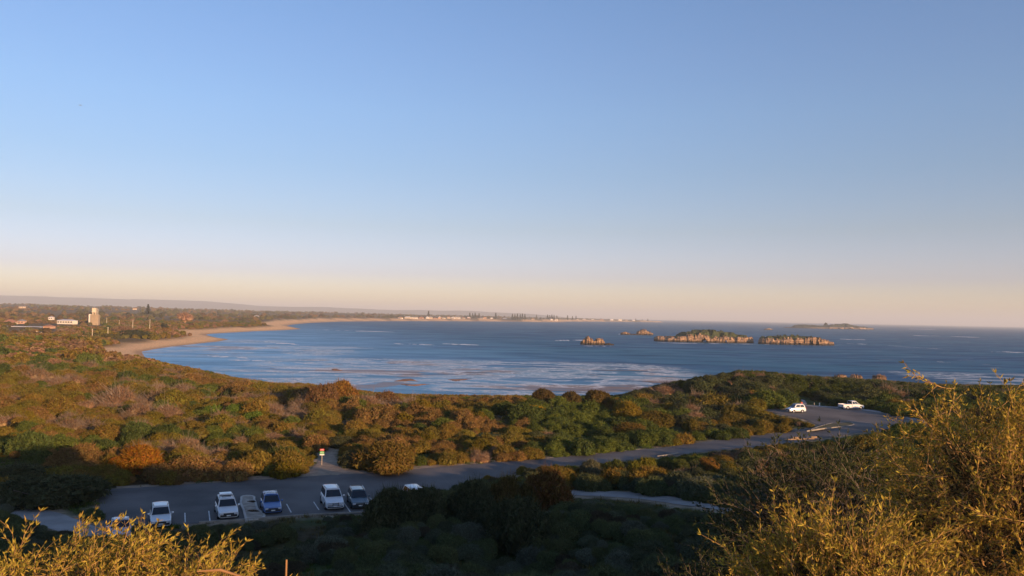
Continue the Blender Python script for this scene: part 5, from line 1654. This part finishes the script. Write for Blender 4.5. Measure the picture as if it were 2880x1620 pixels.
car('parked_car', 'small white boxy car in the upper car park by the sandy edge', 2238, 1163, 13.7, math.pi + R(14), 3.7, 1.62, 1.7, P_WHITE, 'hatch', front=False, extras=('rails',))
car('pickup_truck', 'white double-cab pickup on the far side of the upper car park', 2394, 1149.5, 13.6, R(16), 5.3, 1.85, 1.78, P_WHITE, 'ute', front=False, cat='pickup')

# ================================================================== SIGNS AND SMALL THINGS
M_RED = pmat('sign_red', (.45, .03, .035), .5, var=.05); M_GRN = pmat('sign_green', (.10, .36, .10), .5, var=.05); M_SW = pmat('sign_white', (.75, .73, .68), .5, var=.05); M_LINE = pmat('sign_print', (.12, .12, .12), .6)


def sign(px, pyb, D, zt_py, label, rz=0., k=1.):
    b0 = gz(px, pyb, 12) if D is None else at(px, pyb, D)
    zg = gh(b0[0], b0[1]); h_ = at(px, zt_py, b0[1])[2] - zg
    th = thing('warning_sign', label, 'sign', (b0[0], b0[1], zg), rz, 'striped signs beside the tracks')
    w_ = .62 * k; ph = .95 * k; y0 = h_ - ph
    MB().tube([(0, .04, -.3), (0, .04, h_ - .05)], .035, 6).obj('post', M_POLE, th)
    MB().box((0, -.02, h_ - .16 * k), (w_, .03, .30 * k)).obj('red_panel', M_RED, th)
    MB().box((0, -.02, y0 + ph * .42), (w_, .03, .34 * k)).obj('green_panel', M_GRN, th)
    MB().box((0, -.02, y0 + ph * .10), (w_ * 1.06, .03, .16 * k)).obj('white_panel', M_SW, th)
    for q in range(3): MB().box((0, -.04, h_ - .08 * k - .07 * k * q), (w_ * .7, .008, .018)).obj('print_line', M_SW, th)
    for q in range(3): MB().box((0, -.04, y0 + ph * .50 - .08 * k * q), (w_ * .75, .008, .018)).obj('print_line', M_SW, th)
    return th


sign(905, 1300, 106, 1262, 'red, green and white striped sign on a post left of the sandy track', R(8), .9)
sign(2213, 1136, 174, 1107, 'red, green and white striped sign above the small boxy car', R(8), 1.0)

b0 = at(2198, 1143, 169); zg = gh(b0[0], b0[1])
th = thing('marker_post', 'short white post with a pale cap beside the wooden bin', 'post', (b0[0], 169, zg)); MB().tube([(0, 0, -.2), (0, 0, .95)], .09, 8).obj('post', M_SW, th); MB().tube([(0, 0, .96), (0, 0, 1.1)], [.1, .07], 8).obj('cap', M_CREAM, th)
M_WOOD = pmat('weathered_timber', (.36, .22, .13), .9, var=.2, scale=3)
th = thing('litter_bin', 'small square timber bin beside the white post', 'bin', (b0[0] + .62, 169.2, zg), .3); MB().box((0, 0, .42), (.62, .62, .86)).obj('bin_body', M_WOOD, th, bevel=.03); MB().box((0, 0, .88), (.7, .7, .06)).obj('lid', M_TILE, th)
b0 = at(2256, 1139, 172); zg = gh(b0[0], 172)
M_ORG = pmat('faded_red_plastic', (.50, .085, .05), .6)
th = thing('red_marker', 'leaning red marker post at the start of the uphill path', 'post', (b0[0], 172, zg)); MB().tube([(.12, 0, -.1), (0, 0, .5), (-.22, 0, 1.15)], [.10, .14, .10], 7).obj('post', M_ORG, th); MB().box((-.1, 0, .85), (.42, .06, .5), .2).obj('panel', M_ORG, th)
for (px, py, D, lb) in ((2305, 1129, 178, 'small white bollard in the grass right of the uphill path'), (2290, 1121, 181, 'smaller grey bollard just left of the white one')):
    b0 = at(px, py, D); zg = gh(b0[0], D)
    th = thing('bollard', lb, 'bollard', (b0[0], D, zg - .1)); MB().tube([(0, 0, 0), (0, 0, .75), (0, 0, .8)], [.11, .11, .06], 8).obj('shaft', M_SW if px > 2300 else M_KERB, th); MB().tube([(0, 0, .5), (0, 0, .58)], .118, 8).obj('band', M_LINE, th)
for (p0, p1, D, lb) in (((2222, 1133), (2238, 1138), 172, 'pale log barrier lying between the sign and the red marker'), ((2225, 1127.5), (2234, 1129), 175, 'short grey log behind the pale log barrier')):
    a, b_ = at(*p0, D + .8), at(*p1, D); za, zb = gh(a[0], a[1]), gh(b_[0], b_[1])
    th = thing('log_barrier', lb, 'log', (a[0], a[1], za)); v = Vector((b_[0] - a[0], b_[1] - a[1], zb - za))
    MB().tube([(0, 0, .28), (v.x, v.y, v.z + .28)], .13, 8).obj('log', M_POLE, th)
    for q in (.12, .88): MB().tube([(v.x * q, v.y * q, v.z * q - .2), (v.x * q, v.y * q, v.z * q + .26)], .09, 6).obj('support_post', M_WOOD, th)
# low limestone block wall on the lower side of the road
M_BLOCK = pmat('limestone_block', (.30, .20, .12), .9, var=.18, scale=1.2, bump=.3)
a, b_ = gz(2206, 1245, 12.3)[:2], gz(2290, 1236.5, 12.9)[:2]
th = thing('block_wall', 'low wall of pale limestone blocks on the lower side of the road', 'wall', (a[0], a[1], gh(*a)))
LW = np.linalg.norm(b_ - a); nb = int(LW / .85); dirw = (b_ - a) / LW; rzw = math.atan2(dirw[1], dirw[0])
for q in range(nb):
    p = a + dirw * (q + .5) * LW / nb; zz_ = gh(*p) - gh(*a)
    for r_ in range(1 + (q % 3 == 1)):
        off = .42 * (r_ % 2)
        MB().box((p[0] - a[0] + dirw[0] * off, p[1] - a[1] + dirw[1] * off, zz_ + .08 + r_ * .30), (LW / nb - .03, .34 + .04 * rs.random(), .285), rzw + rs.uniform(-.02, .02)).obj('block', M_BLOCK, th, bevel=.02)

for (px, py, wq, lb) in ((708, 1412, .55, 'low dark weed patch near the rounded nose of the pale kerb island'), (712, 1438, .8, 'larger brownish weed patch in the middle of the pale kerb island')):
    b0 = gz(px, py, 12.1); o = link('weed_patch', DEAD[0] if wq > .6 else NEAR[1], None, (b0[0], b0[1], gh(b0[0], b0[1]) + .12)); o.scale = (wq, wq * .7, .22); o['tint'] = [.11, .08, .05]
    tag(o, lb, 'weeds')
# gull high over the bay
p = at(226, 296, 120)
M_GULL = pmat('gull_grey', (.22, .24, .27), .7)
th = thing('flying_bird', 'small dark bird gliding high in the sky at upper left', 'bird', tuple(p), R(200)); th.rotation_euler = (R(12), R(-14), R(60))
MB().loft([[(x_, r_ * math.cos(a_), r_ * math.sin(a_)) for a_ in np.linspace(0, 6.283, 9)[:-1]] for x_, r_ in ((-.24, .008), (-.14, .03), (0, .045), (.12, .036), (.18, .022), (.24, .004))]).obj('body', M_GULL, th, smooth=True)
for s_ in (-1, 1):
    MB().loft([[(lx, s_ * yy_, zz_ + .006), (lx - ch, s_ * yy_, zz_ + .002), (lx - ch * .5, s_ * yy_, zz_ - .008)] for yy_, lx, ch, zz_ in ((.02, .08, .14, .01), (.2, .12, .12, .06), (.36, .07, .08, .05), (.50, -.02, .02, .02))]).obj('wing', M_GULL, th)

# ================================================================== FOREGROUND BUSHES
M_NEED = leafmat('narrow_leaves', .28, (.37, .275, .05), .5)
M_OLDSHADE = leafmat('old_shade_dark_leaves', .1, (.07, .055, .03), .4)  # old inner leaves, coloured dark to put shade inside the bush
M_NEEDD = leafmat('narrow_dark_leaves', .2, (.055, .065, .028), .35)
M_STEM = pmat('yellow_brown_stems', (.46, .26, .10), .8, var=.25, scale=12)


def sprig(seed, L=.42):
    """zigzag shoot with side twigs and narrow leaves: (stem V,F), (leaf V,F), unit +Z up"""
    r_ = random.Random(seed); st = MB(); LV = []; LF = []

    def leaf(p, d, l, w_):
        s_ = d.cross(Vector((r_.uniform(-1, 1), r_.uniform(-1, 1), r_.uniform(-1, 1)))).normalized(); n = d.cross(s_)
        m = p + d * l * .5 + n * l * .07; e = p + d * l + n * l * .02
        o = len(LV)
        m2 = p + d * l * .42 + n * l * .07
        LV.extend([p, m + s_ * w_, e, m2 - s_ * w_])
        LF.append((o, o + 1, o + 2, o + 3))

    def shoot(p, d, L_, r, n, lev):
        pts = [p]; q = p; dd = d
        for k in range(n):
            side = Vector((r_.uniform(-1, 1), r_.uniform(-1, 1), r_.uniform(-.3, .3)))
            dd = (dd + side * .22 + Vector((0, 0, .04))).normalized(); q = q + dd * L_ / n; pts.append(q)
            for _ in range(3 if lev == 0 else 2):
                a = (dd * r_.uniform(.5, 1.1) + Vector((r_.uniform(-1, 1), r_.uniform(-1, 1), r_.uniform(-.4, 1))) * .8).normalized()
                leaf(q, a, r_.uniform(.030, .062), r_.uniform(.0038, .0066))
            if lev > 0 and k >= 1 and r_.random() < .75:
                a = (dd + Vector((r_.uniform(-1, 1), r_.uniform(-1, 1), r_.uniform(-.2, .8))) * .8).normalized()
                shoot(q, a, L_ * r_.uniform(.25, .45), r * .6, 3, lev - 1)
        st.tube(pts, [r * (1 - .7 * k / n) for k in range(n + 1)], 3, False)
        for _ in range(3): leaf(pts[-1], (dd + Vector((r_.uniform(-1, 1), r_.uniform(-1, 1), r_.uniform(-1, 1))) * .4).normalized(), r_.uniform(.02, .045), .003)
    shoot(Vector((0, 0, 0)), Vector((0, 0, 1)), L, .0036, 8, 1)
    return np.array(st.v), np.array(st.f), np.array([v[:] for v in LV]), np.array(LF)


SPR = [sprig(k, .40 + .03 * (k % 3)) for k in range(9)]


def needle_bush(name, label, c, rad, n, seed, leafm, stemm=None, group='narrow-leaved bushes close to the viewer', up=.3, zs=1.):
    r_ = np.random.default_rng(seed)
    c = np.array(c, float)
    zg = gh(c[0], c[1])
    th = thing(name, label, 'bush', (c[0], c[1], zg - .05), 0, group)
    sv, sf, lv, lf = [], [], [], []
    so = lo = io = 0; iv, jf = [], []
    dirs = r_.normal(size=(n, 3)); dirs[:, 2] = np.abs(dirs[:, 2]) * 1.0 - .25; dirs /= np.linalg.norm(dirs, axis=1)[:, None]
    lay = .4 + .6 * r_.random(n) ** .6
    lump = 1 + .16 * np.sin(dirs[:, 0] * 6 + seed) * np.cos(dirs[:, 1] * 5 + seed) + np.clip(.06 * r_.normal(size=n), -.1, .08)
    R3 = np.array([rad, rad, rad * zs])
    P = dirs * R3 * (lay * lump)[:, None] + (c - np.array([c[0], c[1], zg - .05]))
    for k in range(n):
        V1, F1, V2, F2 = SPR[k % len(SPR)]
        d = Vector(dirs[k] * .9 + np.array([0, 0, up]) + r_.normal(size=3) * .5).normalized()
        Mx = (d.to_track_quat('Z', 'Y').to_matrix() @ Matrix.Rotation(r_.random() * 6.28, 3, 'Z'))
        m = np.array(Mx) * r_.uniform(.42, .85) * (1.5 if leafm is M_NEEDD else 1)
        base = P[k] - np.array(d) * .22
        sv.append(V1 @ m.T + base); sf.append(F1 + so); so += len(V1)
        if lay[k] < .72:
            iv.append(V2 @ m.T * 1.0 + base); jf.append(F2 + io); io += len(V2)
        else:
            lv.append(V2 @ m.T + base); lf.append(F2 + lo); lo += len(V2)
    link('stems', npmesh('stems', np.vstack(sv), np.vstack(sf), stemm or M_STEM), th)
    f = link('foliage', npmesh('foliage', np.vstack(lv), np.vstack(lf), leafm), th)
    f['kind'] = 'stuff'
    f = link('inner_foliage', npmesh('inner_foliage', np.vstack(iv), np.vstack(jf), M_OLDSHADE), th); f['kind'] = 'stuff'
    mb = MB(); r2 = random.Random(seed)
    cz = c[2] - (zg - .05)
    for k in range(26):
        j = r2.randrange(n); e = P[j] * .85
        mb.tube([(r2.uniform(-.08, .08), r2.uniform(-.08, .08), 0), tuple(e * [.25, .25, .45] + np.array([0, 0, .05])), tuple(e * [.65, .65, .8]), tuple(e)], [.02, .014, .009, .004], 5, False)
    mb.obj('branches', M_STEM, th)
    return th


nb_ = needle_bush('coastal_bush', 'golden lit narrow-leaved bush filling the bottom left corner', (*at(70, 1560, 4.3)[:2], 29.93), .92, 1000, 5, M_NEED, zs=.86)
needle_bush('coastal_bush', 'golden lit bush beside the corner bush, in front of the hidden white car', (*at(440, 1560, 4.5)[:2], 30.04), .70, 800, 8, M_NEED, zs=.88)
needle_bush('coastal_bush', 'front golden bush at lower right with arching lit stems', (*at(2400, 1500, 4.2)[:2], 30.40), .61, 800, 12, M_NEED, zs=.92)
needle_bush('coastal_bush', 'tallest narrow-leaved bush rising above the sea at the right edge', (*at(2860, 1300, 5.2)[:2], 30.56), .86, 1080, 15, M_NEED, zs=1.15)
needle_bush('coastal_bush', 'lit bush in the bottom right corner below the tallest one', (*at(2800, 1620, 3.9)[:2], 29.95), .62, 480, 18, M_NEED, zs=.9)
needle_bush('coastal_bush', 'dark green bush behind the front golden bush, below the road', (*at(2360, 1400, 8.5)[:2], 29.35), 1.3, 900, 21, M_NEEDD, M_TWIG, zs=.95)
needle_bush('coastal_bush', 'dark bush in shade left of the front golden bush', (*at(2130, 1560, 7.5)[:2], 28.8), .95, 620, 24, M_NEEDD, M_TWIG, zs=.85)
M_STICK = pmat('orange_brown_stick', (.33, .17, .065), .8)
needle_bush('coastal_bush', 'added narrow-leaved bush outside the right edge, shading the dark bushes', (7.0, 6.6, 30.0), 1.2, 420, 27, M_NEED, zs=1.0)  # unseen bush added to throw shade on the two dark bushes
# two bare sticks that stand out of the left bush
th = thing('bare_stick', 'thin upright orange stick at the bottom edge', 'stick', (*at(803, 1640, 3.4)[:2], 29.3)); b0 = at(803, 1640, 3.4); tp = at(806, 1574, 3.4)
MB().tube([(0, 0, -.3), (0, 0, .2), (tp[0] - b0[0], 0, tp[2] - 29.3)], [.007, .006, .004], 6).obj('shaft', M_STICK, th)
pa, pm, pb_ = at(555, 1607, 3.2), at(620, 1603, 3.2), at(690, 1625, 3.2); zr_ = gh(pb_[0], 3.2)
th = thing('bare_stick', 'thin arching orange stem at the bottom edge of the left bush', 'stick', (pb_[0], 3.2, zr_))
MB().tube([(.05, 0, 0), (0, 0, (pb_[2] - zr_) * .6), (0, 0, pb_[2] - zr_), (pm[0] - pb_[0], 0, pm[2] - zr_), (pa[0] - pb_[0], 0, pa[2] - zr_)], [.009, .008, .007, .006, .003], 6).obj('shaft', M_STICK, th)

# ------------------------------------------------------------------ far hills and the air
HILL_PX = [(-900, 832), (-500, 826), (-200, 829), (0, 830.5), (120, 832), (220, 835.5), (300, 840), (420, 843.5), (540, 847), (600, 850), (720, 858.5), (860, 863), (1000, 866.5), (1060, 869), (1200, 872.5), (1300, 873.2), (1380, 878), (1480, 882.5), (1560, 888), (1600, 893)]
HD = 18000.
top = []
for px_, py_ in HILL_PX:
    p = at(px_, py_, HD); top.append((p[0], p[2]))
top = resample(np.array(top), 160)
top[:, 1] += (fbm(top[:, 0] / 900, top[:, 0] * 0, 77, 4) - .5) * 26
rowsy = np.linspace(-1, 1, 9)
V = []
for x_, z_ in top:
    for r_ in rowsy:
        V.append((x_ * (1 + .12 * r_), HD * (1 + .12 * r_), -2 + (z_ + 2) * (1 - abs(r_) ** 1.6) + (fbm(np.array([x_ / 700]), np.array([r_ * 6]), 5)[0] - .5) * 40 * (1 - abs(r_))))
nc = 9
i, j = np.meshgrid(np.arange(159), np.arange(nc - 1), indexing='ij')
F = np.stack([i * nc + j, (i + 1) * nc + j, (i + 1) * nc + j + 1, i * nc + j + 1], -1).reshape(-1, 4)
M_HILL = pmat('hill_woodland', (.055, .05, .03), 1., var=.4, scale=.002)
tag(link('hills', npmesh('hills', np.array(V), F, M_HILL, True)), kind='structure')

hm = bpy.data.materials.new('haze_air'); hm.use_nodes = True
t = hm.node_tree; t.nodes.clear()
o_ = t.nodes.new('ShaderNodeOutputMaterial'); pv = t.nodes.new('ShaderNodeVolumePrincipled')
pv.inputs['Color'].default_value = (.89, .95, 1.0, 1); pv.inputs['Density'].default_value = 7.8e-5; pv.inputs['Anisotropy'].default_value = 0.0
t.links.new(pv.outputs[0], o_.inputs['Volume'])
HB = 76000
mb = MB(); mb.box((0, 0, (-9 + 345) / 2), (2 * HB, 2 * HB, 354))
hz_o = mb.obj('haze', hm); tag(hz_o, kind='stuff')
